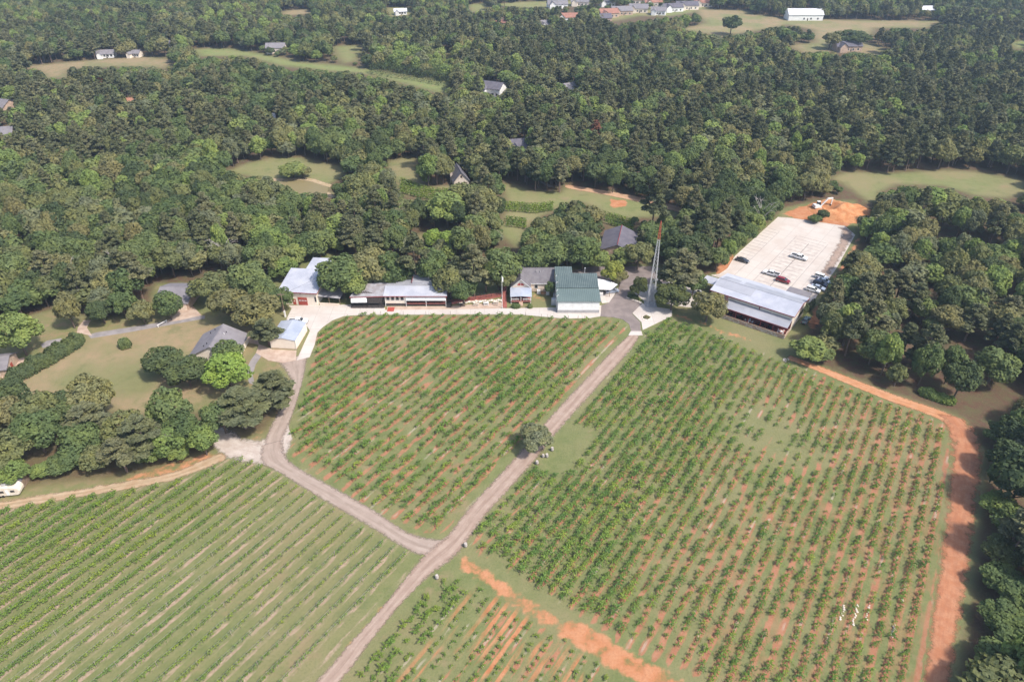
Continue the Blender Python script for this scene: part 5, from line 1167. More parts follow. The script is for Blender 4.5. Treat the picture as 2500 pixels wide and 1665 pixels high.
def scatter(name, pts, rot, scl, idx, coll):
    me = bpy.data.meshes.new(name); me.vertices.add(len(pts)); me.vertices.foreach_set('co', np.ascontiguousarray(pts, np.float32).ravel())
    a = me.attributes.new('rot', 'FLOAT', 'POINT'); a.data.foreach_set('value', np.array(rot, np.float32))
    a = me.attributes.new('scl', 'FLOAT_VECTOR', 'POINT'); a.data.foreach_set('vector', np.ascontiguousarray(scl, np.float32).ravel())
    a = me.attributes.new('idx', 'INT', 'POINT'); a.data.foreach_set('value', np.array(idx, np.int32))
    o = link(name, me); ng = bpy.data.node_groups.new(name + '_nodes', 'GeometryNodeTree')
    ng.interface.new_socket('Geometry', in_out='INPUT', socket_type='NodeSocketGeometry'); ng.interface.new_socket('Geometry', in_out='OUTPUT', socket_type='NodeSocketGeometry')
    gi = ng.nodes.new('NodeGroupInput'); go = ng.nodes.new('NodeGroupOutput'); ci = ng.nodes.new('GeometryNodeCollectionInfo'); ip = ng.nodes.new('GeometryNodeInstanceOnPoints')
    ci.inputs['Collection'].default_value = coll; ci.inputs['Separate Children'].default_value = True; ci.inputs['Reset Children'].default_value = True
    def at(n, ty): x = ng.nodes.new('GeometryNodeInputNamedAttribute'); x.data_type = ty; x.inputs['Name'].default_value = n; return x.outputs['Attribute']
    cx_ = ng.nodes.new('ShaderNodeCombineXYZ'); L = ng.links.new
    L(at('rot', 'FLOAT'), cx_.inputs[2]); L(gi.outputs[0], ip.inputs['Points']); L(ci.outputs[0], ip.inputs['Instance'])
    ip.inputs['Pick Instance'].default_value = True; L(at('idx', 'INT'), ip.inputs['Instance Index']); L(cx_.outputs[0], ip.inputs['Rotation']); L(at('scl', 'FLOAT_VECTOR'), ip.inputs['Scale'])
    L(ip.outputs[0], go.inputs[0]); md = o.modifiers.new('scatter', 'NODES'); md.node_group = ng
    return o
vcoll = bpy.data.collections.new('vine_variants')
for i, m_ in enumerate(vine_fol): hide_proto('variant_%02d' % i, [m_, vine_trk], vcoll)

def row_points(poly, s0, spacing, step, holes=(), lat=.06):
    xs = np.array([p[0] for p in poly]); ys = np.array([p[1] for p in poly]); ss = rowS(xs, ys); ts = rowT(xs, ys); out = []
    for kk in range(int(math.floor((ss.min()-s0)/spacing)), int(math.ceil((ss.max()-s0)/spacing))+1):
        s_ = s0+kk*spacing; t = np.arange(ts.min()+rng.random()*step, ts.max(), step); t = t + rng.normal(size=len(t))*.22*step*.5
        x, y = fromST(s_+rng.normal(size=len(t))*lat, t); ok_ = inpoly(x, y, poly)
        for h in holes: ok_ &= ~inpoly(x, y, h)
        out.append((kk, x[ok_], y[ok_]))
    return out
def fnoise(x, y, sc, ph):
    return (np.sin(x*sc+ph)+np.sin(y*sc*1.3+ph*2.1)+np.sin((x+y)*sc*.7+ph*3.3)+np.sin((x-y)*sc*1.7+ph*.7))/4
VX, VY, VS, VK = [], [], [], []
for fld, (poly, s0, sp_, step, holes) in (('middle', (gMIDV, S0_M, SP_M, 1.4, ())), ('right', (gRIGHTV, S0_R, SP_R, 1.3, (gOAK,)))):
    for kk, x, y in row_points(poly, s0, sp_, step, holes, .24 if fld == 'middle' else .13):
        nz = fnoise(x, y, .09, 1.0 if fld == 'middle' else 4.0); nz2 = fnoise(x, y, .31, 2.0)
        if fld == 'middle': sc = .80+.14*nz+.12*nz2; miss = .10+.12*(nz < -.3)
        else:
            ds = rowS(x, y)-S0_R; young = sstep(26, 40, ds + 8*nz)
            sc = (.82+.12*nz)*(1-young) + (.60+.12*nz2)*young; miss = .06+.10*young*(nz2 < .0)+.7*np.exp(-(((x-66)/9)**2+((y-133)/12)**2))
        keep = rng.random(len(x)) > miss
        VX += list(x[keep]); VY += list(y[keep]); VS += list((sc*(1+rng.normal(size=len(x))*.2))[keep]); VK += [(fld, kk)]*int(keep.sum())
VX, VY, VS = map(np.array, (VX, VY, VS)); VS = np.clip(VS, .34, 1.2)
pxv, pyv = proj(VX, VY, .8); dist = np.sqrt(VX**2+VY**2+CAM_H**2)
vis = (pxv > 5) & (pxv < 2495) & (pyv > 5) & (pyv < 1655)
score = np.where(vis, VS/dist, -1); top = np.argsort(-score)[:298]; sel = np.zeros(len(VX), bool); sel[top] = True
RN = ['first','second','third','fourth','fifth','sixth','seventh','eighth','ninth','tenth','eleventh','twelfth','thirteenth','fourteenth','fifteenth','sixteenth','seventeenth','eighteenth','nineteenth','twentieth']
RN += ['twenty-'+a for a in RN[:9]] + ['thirtieth'] + ['thirty-'+a for a in RN[:9]] + ['fortieth'] + ['forty-'+a for a in RN[:9]]
def ordw(n): return RN[min(n, len(RN)-1)]
rot_v = -ROW_A + rng.normal(size=len(VX))*.25 + math.pi*(rng.random(len(VX)) < .5); idx_v = rng.integers(0, 8, len(VX))
rows_r = sorted({kk for (f_, kk), s_ in zip(VK, sel) if s_ and f_ == 'right'}); rows_m = sorted({kk for (f_, kk), s_ in zip(VK, sel) if s_ and f_ == 'middle'}, reverse=True)
inrow = {}
for i in np.where(vis)[0]: inrow.setdefault(VK[i], []).append(i)
place = {}
for kk_, li in inrow.items():
    for j, i in enumerate(sorted(li, key=lambda q: rowT(VX[q], VY[q]))): place[i] = j
for i in np.where(sel)[0]:
    fld, kk = VK[i]
    if fld == 'right': n_ = rows_r.index(kk); lb = 'grapevine, %s row right of the dirt road, %s from the lower end' % (ordw(n_), ordw(place[i]))
    else: n_ = rows_m.index(kk); lb = 'grapevine, %s row left of the dirt road, %s from the lower end' % (ordw(n_), ordw(place[i]))
    T = thing('grapevine', lb, 'grapevine', (VX[i], VY[i], 0), rot_v[i], 'bushy grapevines of the middle and right-hand blocks'); T.scale = (VS[i],)*3
    link('foliage', vine_fol[idx_v[i]], T); link('trunk', vine_trk, T)
r_ = ~sel
tag(scatter('vineyard_vines', np.stack([VX[r_], VY[r_], np.zeros(r_.sum())], 1), rot_v[r_], np.repeat(VS[r_][:,None], 3, 1), idx_v[r_], vcoll), 'rows of bushy green vines filling the middle and right-hand blocks', 'grapevines', kind='stuff')

# trellised rows of the lower-left block, each one an object
m_post = M('trellis_post', (0.40,0.34,0.28), (0.30,0.25,0.20), .9, 3)
post_me = npmesh('post', *tubes([((0,0,-.1),(0,0,1.75),.05,.045)], 5), m_post)
rws = row_points(gLEFTV, S0_L, SP_L, .085); rws = [r for r in rws if len(r[1]) > 60 and r[0] <= 0]; rws.sort(key=lambda r: -r[0])
for n_, (kk, x, y) in enumerate(rws):
    g = np.random.default_rng(900+kk); t = rowT(x, y); ds = -(S0_L - (S0_L+kk*SP_L)); 
    thick = .72+.75*sstep(28, 62, -ds)                                 # fuller towards the upper left
    dens = fnoise(x, y, .35, 3.0)*.5+fnoise(x, y, 1.1, 5.0)*.5; dens2 = fnoise(x, y, .12, 8.0)
    keep = g.random(len(x)) < np.clip(.62+.5*dens+.35*dens2+.45*(thick-.8), .08, 1.0); x, y = x[keep], y[keep]; dn = (dens*.5+dens2*.5)[keep]
    m = len(x); rep = 3 if thick < 1.0 else 5
    x = np.repeat(x, rep); y = np.repeat(y, rep); dn = np.repeat(dn, rep); m = len(x)
    lat = g.normal(size=m)*.26*thick*(1+.4*dn); al = g.normal(size=m)*.15
    z = .72+g.random(m)*.75*(.75+.35*thick); z -= np.abs(lat)*.55*g.random(m)
    P = np.stack([x+RP[0]*lat+RD[0]*al, y+RP[1]*lat+RD[1]*al, z], 1); N = np.stack([RP[0]*lat*1.5, RP[1]*lat*1.5, np.full(m, .6)], 1)+g.normal(size=(m,3))*.5
    V, Fq = cards(P, N, .17*(.7+.7*g.random(m))*(.85+.25*thick), g, 1.6)
    mid = np.array([x.mean(), y.mean(), 0.0])
    if n_ == 0: lb = 'trellised vine row of the lower-left block nearest the dirt road'
    elif n_ == len(rws)-1: lb = 'short trellised vine row in the far left corner of the lower-left block'
    else: lb = 'trellised vine row of the lower-left block, %s from the dirt road' % ordw(n_)
    T = thing('vine_row', lb, 'vine row', tuple(mid), 0, 'trellised vine rows of the lower-left block')
    link('foliage', npmesh('row_foliage', V-mid, Fq, f_vine2), T)
    tv = np.arange(t.min()+.4, t.max(), 7.3); sx_, sy_ = fromST(S0_L+kk*SP_L, tv)
    for a, b in zip(sx_, sy_):
        o = link('post', post_me, T); o.location = (a-mid[0], b-mid[1], 0)
    wm = MB(); a0_, b0_ = fromST(S0_L+kk*SP_L, t.min()); a1_, b1_ = fromST(S0_L+kk*SP_L, t.max())
    for zz in (.9, 1.5): wm.tube((a0_,b0_,zz), (a1_,b1_,zz), .012, n=3)
    wm.build('wire', m_steel, T, mid)

# young vines with pale grow tubes
m_tube = M('pale_grow_tube', (0.68,0.64,0.54), (0.58,0.52,0.42), .6, 3)
yv = [npmesh('young_vine_%d' % i, *vine_mesh(300+i, 7, .55, .15), f_vine2) for i in range(4)]
tube_me = npmesh('grow_tube', *tubes([((0,0,-.05),(.02,0,.55),.06,.055)], 6), m_tube)
stk_me = npmesh('stake', *tubes([((.06,0,-.05),(.06,0,1.2),.02,.02)], 4), m_wood)
ys = row_points(gYOUNGV, S0_Y, SP_Y, 1.55); ys.sort(key=lambda r: r[0]); cnt = 0; k0 = None
for kk, x, y in ys:
    nrow = 0
    for a, b in zip(x, y):
        pp = proj(a, b, .3)
        if not (-20 < pp[0] < 2520 and pp[1] < 1690) or rng.random() < .12 or cnt >= 290: continue
        k0 = kk if k0 is None else k0; cnt += 1; nrow += 1
        ds = rowS(a, b)-S0_Y; full = ds < 6; s_ = (.6+.55*rng.random()) if full else (.38+.32*rng.random())
        T = thing('young_vine', 'young vine, %s row right of the lower road, %s from the lower end' % (ordw(kk-k0), ordw(nrow-1)), 'young vine', (a, b, 0), rng.random()*6.3, 'young staked vines below the crossroads')
        o = link('foliage', yv[rng.integers(0, 4)], T); o.scale = (s_*1.3, s_*1.3, s_*.8)
        if not full or rng.random() < .3: link('grow_tube', tube_me, T)
        link('stake', stk_me, T)
# dense small vine plots behind the winery
def plot_rows(lines, label0, seed, wd=.55):
    for i, ln in enumerate(lines):
        g = np.random.default_rng(seed+i); L_ = smooth_line(GP(ln), 10); seg = np.linalg.norm(np.diff(L_, axis=0), axis=1); cum = np.append(0, np.cumsum(seg)); n = int(cum[-1]*26)
        q = g.random(n)*cum[-1]; x = np.interp(q, cum, L_[:,0]); y = np.interp(q, cum, L_[:,1]); P = np.stack([x+g.normal(size=n)*wd*.5, y+g.normal(size=n)*wd*.5, .4+1.3*g.random(n)], 1)
        V, Fq = cards(P, np.tile([0,0,.8],(n,1))+g.normal(size=(n,3))*.6, .32*(.7+.7*g.random(n)), g); mid = np.array([x.mean(), y.mean(), 0])
        T = thing('vine_row', '%s, %s from the front' % (label0, RN[i]), 'vine row', tuple(mid), 0, 'vine rows of the small plots behind the winery'); link('foliage', npmesh('row_foliage', V-mid, Fq, f_vine2), T)
        mb = MB()
        for j in range(0, len(L_), 5): mb.tube((L_[j][0],L_[j][1],0), (L_[j][0],L_[j][1],1.7), .05, n=5)
        mb.build('post_line', m_post, T, mid)
plot_rows([[(975+d_*.6,470-d_*3.6),(1010+d_,480-d_*3.0),(1045+d_*1.3,487-d_*2.6),(1080+d_*2,487-d_*2.4)] for d_ in (0,2,4,6,8)], 'dense curved vine row on the lawn left of the stone cottage', 5000)
plot_rows([[(1232,516-d_*3.4),(1270,518-d_*3.3),(1310,521-d_*3.4),(1350,514-d_*3)] for d_ in (0,1.6,3.2,4.8)], 'dense vine row in the back plot behind the big dark trees', 5100)
plot_rows([[(1236,553-d_*3.2),(1262,556-d_*3.2),(1285,560-d_*3.4)] for d_ in (0,1.8,3.6,5.4)], 'short dense vine row in the lower back plot', 5200)
plot_rows([[(1478-d_,545-d_*3.6),(1510,556-d_*3.6),(1546,566-d_*3.7)] for d_ in (0,2,4,6)], 'dense vine row behind the violet-roofed house', 5300)

# ------------------------------------------------------------------ trees
VAR = []   # (kind, colour word, crown mesh hi, trunk mesh hi, proto lo index)
tcoll = bpy.data.collections.new('tree_variants'); LO = []
def add_variant(kind, word, fm, crown_hi, crown_lo, trunk, tm):
    i = len(VAR); VAR.append((kind, word, npmesh('crown_%d' % i, *crown_hi, fm), npmesh('trunk_%d' % i, *trunk, tm)))
    hide_proto('variant_%02d' % i, [npmesh('crownlo_%d' % i, *crown_lo, fm), VAR[i][3]], tcoll)
NH, NL = 3600, 1250
for i, (word, fm, nsub, cone) in enumerate((('olive', f_olive, 22, 0), ('olive', f_olive, 16, 0), ('olive', f_olive, 26, .15), ('mid-green', f_mid, 20, 0), ('mid-green', f_mid, 26, .2), ('mid-green', f_mid, 15, 0), ('bright green', f_bright, 20, .3), ('bright green', f_bright, 24, 0), ('dark green', f_dark, 20, 0), ('dark green', f_dark, 24, .25))):
    add_variant('broadleaf', word, fm, broad_crown(10+i, n=NH, size=.46, nsub=int(nsub*1.8), cone=cone), broad_crown(10+i, n=NL, size=.80, nsub=int(nsub*1.8), cone=cone), trunk_broad(10+i), m_bark)
for i, (word, fm, nsub, cone, rz) in enumerate((('brownish', f_brown, 18, 0, 3.9), ('brownish', f_brown, 26, .1, 5.2), ('grey-green', f_grey, 22, 0, 4.4), ('grey-green', f_grey, 15, .2, 5.4), ('lime', f_bright2, 18, .35, 5.6))):
    add_variant('broadleaf', word, fm, broad_crown(70+i, n=NH, size=.46, nsub=int(nsub*1.8), cone=cone, rz=rz), broad_crown(70+i, n=NL, size=.80, nsub=int(nsub*1.8), cone=cone, rz=rz), trunk_broad(70+i), m_bark)
for i in range(5):
    add_variant('pine', 'dark', f_pine, pine_crown(40+i, n=2400, size=.62, lo=.36+.05*i), pine_crown(40+i, n=1000, size=.98, lo=.36+.05*i), trunk_pine(40+i), m_barkp)
VH = [12.0]*15 + [20.0]*5; VR = [5.0]*15 + [4.0]*5
def tree(name, label, vi, x, y, h, r, rz=0.0, fm=None, group=None, cat='tree'):
    T = thing(name, label, cat, (x, y, 0), rz, group); T.scale = (r/VR[vi], r/VR[vi], h/VH[vi])
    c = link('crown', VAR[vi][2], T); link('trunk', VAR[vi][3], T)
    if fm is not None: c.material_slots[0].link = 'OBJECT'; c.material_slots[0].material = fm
    return T
def mtree(px, py, h, r, vi, label, fm=None, name=None, group=None, cat='tree', zf=.6):
    g = G(px, py, h*zf); return tree(name or ('pine_tree' if vi >= 15 else 'broadleaf_tree'), label, vi, g[0], g[1], h, r, random.uniform(0, 6.28), fm, group, cat)
# --- trees that can be told apart
mtree(1308, 1068, 6.8, 4.3, 1, 'lone spreading oak overhanging the dirt road between the vineyards', f_grey)
mtree(1643, 723, 9.0, 5.4, 5, 'round dark tree between the tower and the warehouse', f_magn)
mtree(1730, 746, 10.0, 5.6, 3, 'round olive tree in front of the warehouse porch', f_brown)
mtree(1497, 664, 8.5, 4.0, 7, 'yellow-green tree behind the white carport', f_yellow); mtree(1514, 676, 6.5, 3.0, 0, 'smaller olive tree at the right side of the yellow-green one', f_brown)
mtree(1560, 698, 7.5, 3.3, 6, 'young magnolia beside the asphalt yard', f_magn)
mtree(1666, 655, 17, 6.5, 17, 'big pine between the asphalt yard and the parking lot', f_pine); mtree(1640, 672, 15, 5.0, 16, 'smaller pine left of the big one by the yard')
mtree(1695, 688, 9, 4.2, 4, 'leafy tree at the left end of the warehouse canopy')
mtree(1600, 484, 22, 5.2, 16, 'lone tall pine in front of the sandy lane', None, zf=.65)
mtree(1043, 408, 15, 5.4, 6, 'tall bright conical tree left of the stone cottage', f_bright); mtree(1080, 408, 13, 5.0, 0, 'olive tree close behind the left side of the stone cottage')
mtree(715, 414, 7, 6.5, 3, 'spreading willow-like bush on the pond bank', f_bright); mtree(740, 420, 5, 4.0, 0, 'lower bush at the right of the pond-bank bush', f_olive)
mtree(1787, 58, 15, 8.0, 8, 'single round dark tree in the far dry pasture', f_dark); mtree(2029, 98, 12, 7, 0, 'single tree left of the far dark-roofed farmhouse'); mtree(2078, 92, 13, 13, 8, 'wide dark tree behind the far dark-roofed farmhouse', f_dark)
# yard trees on the left
LY = [(40,812,14,7.2,7,f_bright,'large bright tree at the left edge above the long hedge'),(163,752,13,4.8,9,f_brown,'dark brownish cedar left of the lawn drive'),(244,756,9,4.6,5,f_dark,'dark rounded tree on the far lawn edge'),(297,742,10,5.0,0,f_mid,'wide green tree second from the grey garage'),
 (345,760,8,4.6,1,f_olive,'multi-stemmed olive tree by the lawn drive'),(407,742,10,5.0,3,f_mid,'perfectly round tree in front of the grey garage'),(519,702,11,8,0,f_olive,'broad tree right of the grey garage'),(560,742,12,8,2,f_brown,'broad olive tree behind the tan ranch house'),
 (620,756,12,8.5,1,f_brown,'widest brownish tree between ranch house and workshop'),(608,678,14,8,5,f_mid,'dark green tree high up left of the workshop'),(640,712,11,5,3,f_mid,'green tree touching the left corner of the workshop'),(684,727,9,4.6,5,f_mid,'dark bushy tree in front of the workshop wall'),
 (649,806,10,5.2,16,None,'pine leaning over the cream shed'),(401,880,9,6.6,3,f_dark,'big round dark tree left of the ranch house front'),(455,908,9,6.4,5,f_dark,'second round dark tree in front of the ranch house'),(553,904,11,7.0,7,f_lime,'vivid lime-green tree in front of the ranch house'),
 (558,860,9,5.2,3,f_mid,'mid-green tree against the ranch house wall'),(585,990,13,8,17,None,'broad pine by the white gravel pad'),(664,946,13,7.2,15,None,'dark pine overhanging the grey lane'),(540,1015,10,5.4,5,f_mid,'green tree left of the broad pine'),
 (411,996,14,6.4,4,f_mid,'tall dark green tree at the lower edge of the dry lawn'),(445,1045,10,5,3,f_mid,'green tree below the tall dark one'),(493,1072,9,4.2,4,f_bright,'neat egg-shaped bright tree at the gravel pad'),(401,1080,9,5,7,f_bright,'bright leafy tree near the sand track'),
 (340,1062,15,6.2,17,None,'pine with a bare trunk standing by the sand track'),(291,1104,11,5.0,18,None,'smaller pine left of the bare-trunked pine'),(299,1044,10,6,2,f_olive,'olive tree behind the bare-trunked pine'),(217,966,13,6.8,1,f_olive,'olive tree rising into the dry lawn'),
 (211,1022,12,6.8,16,None,'pine in the middle of the lower-left belt'),(153,1000,11,6,8,f_dark,'dark tree in the lower-left belt'),(95,1008,12,7,0,f_olive,'olive tree near the long hedge foot'),(85,1052,12,7,9,f_mid,'dense green tree near the left edge of the belt'),
 (20,965,10,5.5,3,f_dark,'dark tree below the long hedge end'),(18,1012,11,6,1,f_brown,'yellowish olive tree at the left edge'),(20,1104,11,6,0,f_olive,'olive tree above the cream trailer'),(30,1150,7,4,7,f_bright,'bright bush-tree behind the trailer'),
 (190,1070,9,6,3,f_mid,'mid-green tree low in the belt'),(190,1118,5.5,4.6,5,f_mid,'low green thicket by the sand track'),(146,1130,4.5,4.2,3,f_mid,'low thicket left of the pines'),(238,1116,6,4.4,0,f_olive,'low olive thicket beside the smaller pine'),(431,1104,4,3.2,3,f_bright,'low bright bush near the gravel pad'),(102,1146,3.5,3,7,f_bright,'small bright bush near the trailer'),
 (360,1104,5,4.2,4,f_bright,'bright green bush right of the bare pine trunk'),(-60,1000,12,7,3,None,'green tree just past the left edge of the belt'),(-70,1080,12,7,16,None,'pine just past the left edge of the belt'),(-80,880,13,7,0,None,'tree just past the left edge by the brick house')]
for px, py, h, r, vi, fm, lb in LY: mtree(px, py, h*.95, r*.88, vi, lb, fm)
LT = [(1752,628,9,4.0,3,f_mid,'leafy tree above the bare earth at the left lot corner'),(1776,606,8,3.8,6,f_bright,'bright tree touching the left edge of the lot'),(1798,588,9,4.0,4,f_mid,'green tree on the left lot edge, third up'),(1822,566,9,4.0,5,f_mid,'green tree on the left lot edge, fourth up'),(1846,545,8,3.8,7,f_bright,'bright tree on the left lot edge, fifth up'),(1868,524,9,4.0,0,f_mid,'green tree on the left lot edge, sixth up'),(1886,503,9,4.2,8,f_mid,'dark tree at the far left lot corner')]
for px, py, h, r, vi, fm, lb in LT: mtree(px, py, h, r, vi, lb, fm)
RE = [(2450,1060,9,4.6,7,f_mid,'leafy tree at the bend of the clay headland'),(2492,1125,9,5,0,f_mid,'tree right of the bend tree at the picture edge'),(2446,1235,8,4.6,4,f_bright,'bright leafy tree beside the clay headland'),(2490,1285,10,5,8,f_mid,'dark tree behind the bright headland tree'),(2452,1345,8,4.6,1,f_olive,'grey-olive tree beside the clay headland'),
 (2448,1415,8,4.5,3,f_mid,'mid-green tree halfway down the headland'),(2494,1450,10,5,9,f_mid,'dark tree at the edge, halfway down the headland'),(2450,1500,8,4.5,2,f_mid,'green tree low on the headland'),(2490,1560,9,5,5,f_mid,'dense tree near the lower right corner'),(2444,1612,8,4.5,8,f_mid,'dark green tree by the lower right corner'),(2498,1655,9,5,3,f_mid,'tree in the lower right corner')]
for px, py, h, r, vi, fm, lb in RE: mtree(px, py, h*.62, r*.92, vi, lb, fm)
# trees round the winery buildings
WN = [(688,652,8,5,7,f_bright,'bright bush-tree left of the workshop roof'),(714,622,9,5,6,f_bright,'bright tree behind the left roof corner of the workshop'),(660,636,11,6,0,f_olive,'olive tree farther left of the workshop roof'),(742,598,10,5.5,3,f_mid,'green tree behind the rear workshop roof'),(778,592,11,6,4,f_mid,'second green tree behind the rear workshop roof'),(636,618,12,6,8,f_mid,'dark tree up left of the workshop'),(985,662,10,5,5,f_mid,'green tree filling the gap behind the shop'),(832,668,14,8.0,3,f_mid,'big leafy tree over the workshop lean-to'),(862,694,10,5.0,4,f_bright,'bright leafy tree at the corner of the terrace wing'),(905,650,14,7.0,0,f_olive,'olive tree behind the terrace wing'),(955,655,13,6.0,3,f_mid,'green tree behind the shop roof'),(1011,626,21,5.0,18,None,'thin greyish pine rising behind the shop roof'),
 (1056,650,14,6.5,9,f_mid,'dark green tree behind the right end of the shop'),(1098,684,12,5.5,2,f_olive,'tree overhanging the right end of the shop roof'),(1118,664,14,6.0,15,None,'left pine of the group by the boardwalk'),(1155,650,19,5.6,17,None,'tallest pine of the group by the boardwalk'),(1132,706,9,4.6,5,f_mid,'leafy tree behind the boardwalk'),
 (1217,650,15,7.0,8,f_mid,'broad dark tree behind the flagpole'),(1237,680,9,4.0,0,f_olive,'olive tree between flagpole and house'),(1186,668,12,4.6,16,None,'pine right of the tallest boardwalk pine'),(1090,508,14,8,7,f_bright,'big bright tree right of the small brown clearing'),(1128,480,13,7,1,f_olive,'pale-topped oak in front of the stone cottage'),
 (1176,498,14,7,0,f_olive,'olive oak beside the back vine plot'),(1058,580,7,4,7,f_lime,'lime-yellow tree behind the shop pines'),(1092,585,7,4,7,f_lime,'second lime-yellow tree behind the shop pines'),(1344,702,5.5,2.2,6,f_mid,'slim shrub tree at the inner corner of house and hall'),
 (1300,632,11,5.5,8,f_mid,'dark leafy tree behind the left part of the hall roof'),(1340,618,13,6.5,3,f_mid,'big green tree behind the hall'),(1385,606,13,6.5,9,f_dark,'dark tree right behind the hall notch'),(1425,612,13,6.2,4,f_mid,'green tree left of the violet-roofed house'),(1400,560,13,6,7,f_olive,'pale tree above the hall grove'),(1345,566,13,6,0,f_olive,'olive oak above the hall grove'),(1300,590,12,5.5,5,f_mid,'green tree beside the lower back lawn'),(1462,632,8,4.5,6,f_bright,'bright tree in front of the violet-roofed house'),(1520,628,7,4.5,7,f_bright,'bright thicket below the violet-roofed house'),(1560,622,10,5.5,0,f_olive,'olive tree right of the violet-roofed house'),(1428,560,14,6,8,f_dark,'dark tree at the left gable of the violet-roofed house'),(1977,850,6.5,5.2,7,f_bright,'bushy young trees below the warehouse corner'),(2000,858,5,4.2,0,f_mid,'dark bush right of the bushy young trees'),(1990,533,3,2.8,3,f_mid,'bush left on the clay at the lot end'),(2010,524,4.5,2.8,9,f_dark,'dark conical bush beside the clay heap')]
for px, py, h, r, vi, fm, lb in WN: mtree(px, py, h, r, vi, lb, fm)
tree('pine_tree', 'dead russet pine in the left woods', 17, *G(262, 252), 15, 4.2, 1, f_redd); tree('pine_tree', 'dead reddish-grey pine in the central woods', 18, *G(1452, 365), 15, 4.0, 2, f_redd)
# dead bare trees
def dead_tree(px, py, h, label, seed):
    g = np.random.default_rng(seed); T = thing('dead_tree', label, 'tree', (*G(px, py), 0)); s_ = [((0,0,-.2),(.2,.1,h*.45),.2,.14)]; b_ = []
    for i in range(11):
        a = g.random()*6.3; z0 = h*(.3+.35*g.random()); L = h*(.3+.3*g.random()); e = (math.cos(a)*L*.55, math.sin(a)*L*.55, z0+L*.75); b_.append(((.1,.05,z0), e, .11, .05))
        for j in range(2):
            a2 = a+g.normal()*.8; b_.append((e, (e[0]+math.cos(a2)*L*.35, e[1]+math.sin(a2)*L*.35, e[2]+L*.3*g.random()), .06, .025))
    link('trunk', npmesh('dead_trunk', *tubes(s_), m_deadwood), T); link('branch', npmesh('dead_branches', *tubes(b_, 5), m_deadwood), T)
dead_tree(190, 712, 11, 'bare bleached tree behind the lawn, left of two', 1); dead_tree(318, 694, 11, 'bare bleached tree behind the lawn, right of two', 2); dead_tree(556, 655, 12, 'bare grey tree left above the workshop', 3); dead_tree(2155, 905, 5, 'small bare tangle beside the clay track', 4); dead_tree(1850, 560, 13, 'grey bare tree by the left edge of the parking lot', 5)
# shrubs and hedges
def leafbox(name, label, cat, pts, wd, h, fm, n_per, seed, group=None):
    g = np.random.default_rng(seed); L_ = smooth_line(GP(pts), 8); seg = np.linalg.norm(np.diff(L_, axis=0), axis=1); cum = np.append(0, np.cumsum(seg)); n = int(cum[-1]*n_per)
    q = g.random(n)*cum[-1]; x = np.interp(q, cum, L_[:,0]); y = np.interp(q, cum, L_[:,1]); a = g.random(n)*math.pi; lat = np.cos(a)*wd*(.9+.2*g.random(n)); bulge = 1+.18*np.sin(q*.9)+.12*np.sin(q*2.3+1); z = np.sin(a)**.6*h*bulge*(.85+.2*g.random(n))
    i = np.clip(np.searchsorted(cum, q)-1, 0, len(seg)-1); dx = np.diff(L_, axis=0)[i]/seg[i][:,None]; px_, py_ = -dx[:,1], dx[:,0]
    end = np.minimum(q, cum[-1]-q); tp = np.sqrt(np.clip(end/(wd*1.2), 0.05, 1)); lat = lat*tp; z = z*(.5+.5*tp)
    P = np.stack([x+px_*lat, y+py_*lat, z], 1); N = np.stack([px_*np.cos(a), py_*np.cos(a), np.sin(a)], 1)+g.normal(size=(n,3))*.45
    V, Fq = cards(P, N, .38*(.6+.7*g.random(n))*(1 if wd > 1 else .55), g); mid = np.array([x.mean(), y.mean(), 0]); T = thing(name, label, cat, tuple(mid), 0, group); link('foliage', npmesh(name+'_leaves', V-mid, Fq, fm), T)
    mb = MB()
    for j in range(0, len(L_), 6): mb.tube((L_[j][0],L_[j][1],0), (L_[j][0],L_[j][1],h*.7), .08, n=5)
    mb.build('stem', m_bark, T, mid)
leafbox('hedge', 'long thick dark hedge along the upper edge of the dry lawn', 'hedge', [(22,940),(60,915),(110,888),(160,858),(205,830)], 2.7, 3.4, f_dark, 260, 61)
leafbox('hedge', 'clipped hedge left of the porch steps', 'hedge', [(1249,752),(1270,752)], .75, 1.5, f_mid, 420, 62); leafbox('hedge', 'clipped hedge right of the porch steps', 'hedge', [(1288,752),(1300,752)], .75, 1.5, f_mid, 420, 63)
leafbox('shrub', 'rounded shrub alone on the dry lawn', 'shrub', [(293,848),(322,848)], 2.0, 3.2, f_mid, 330, 64)
leafbox('shrub', 'dark planting below the magnolia', 'shrub', [(1532,725),(1560,733)], 1.0, 1.2, f_dark, 200, 65); leafbox('shrub', 'dry tangled planting in the round patio bed', 'shrub', [(1571,776),(1586,777)], .9, .8, f_brown, 160, 66)
leafbox('hedge', 'rough bright hedge along the far clay track', 'hedge', [(2240,958),(2290,975),(2330,990)], 1.6, 2.2, f_bright, 200, 67); leafbox('shrub', 'leafy growth against the warehouse gable', 'shrub', [(1955,772),(1985,748)], .8, 2.8, f_dark, 220, 68)
leafbox('hedge', 'rough tree-line hedge along the near side of the far green strip', 'hedge', [(905,178),(960,186),(1040,198),(1110,212)], 5, 7, f_dark, 60, 69)
leafbox('hedge', 'dense hedgerow along the upper side of the far green strip', 'hedge', [(895,163),(950,170),(1020,181),(1100,194)], 6, 9, f_mid, 60, 70)

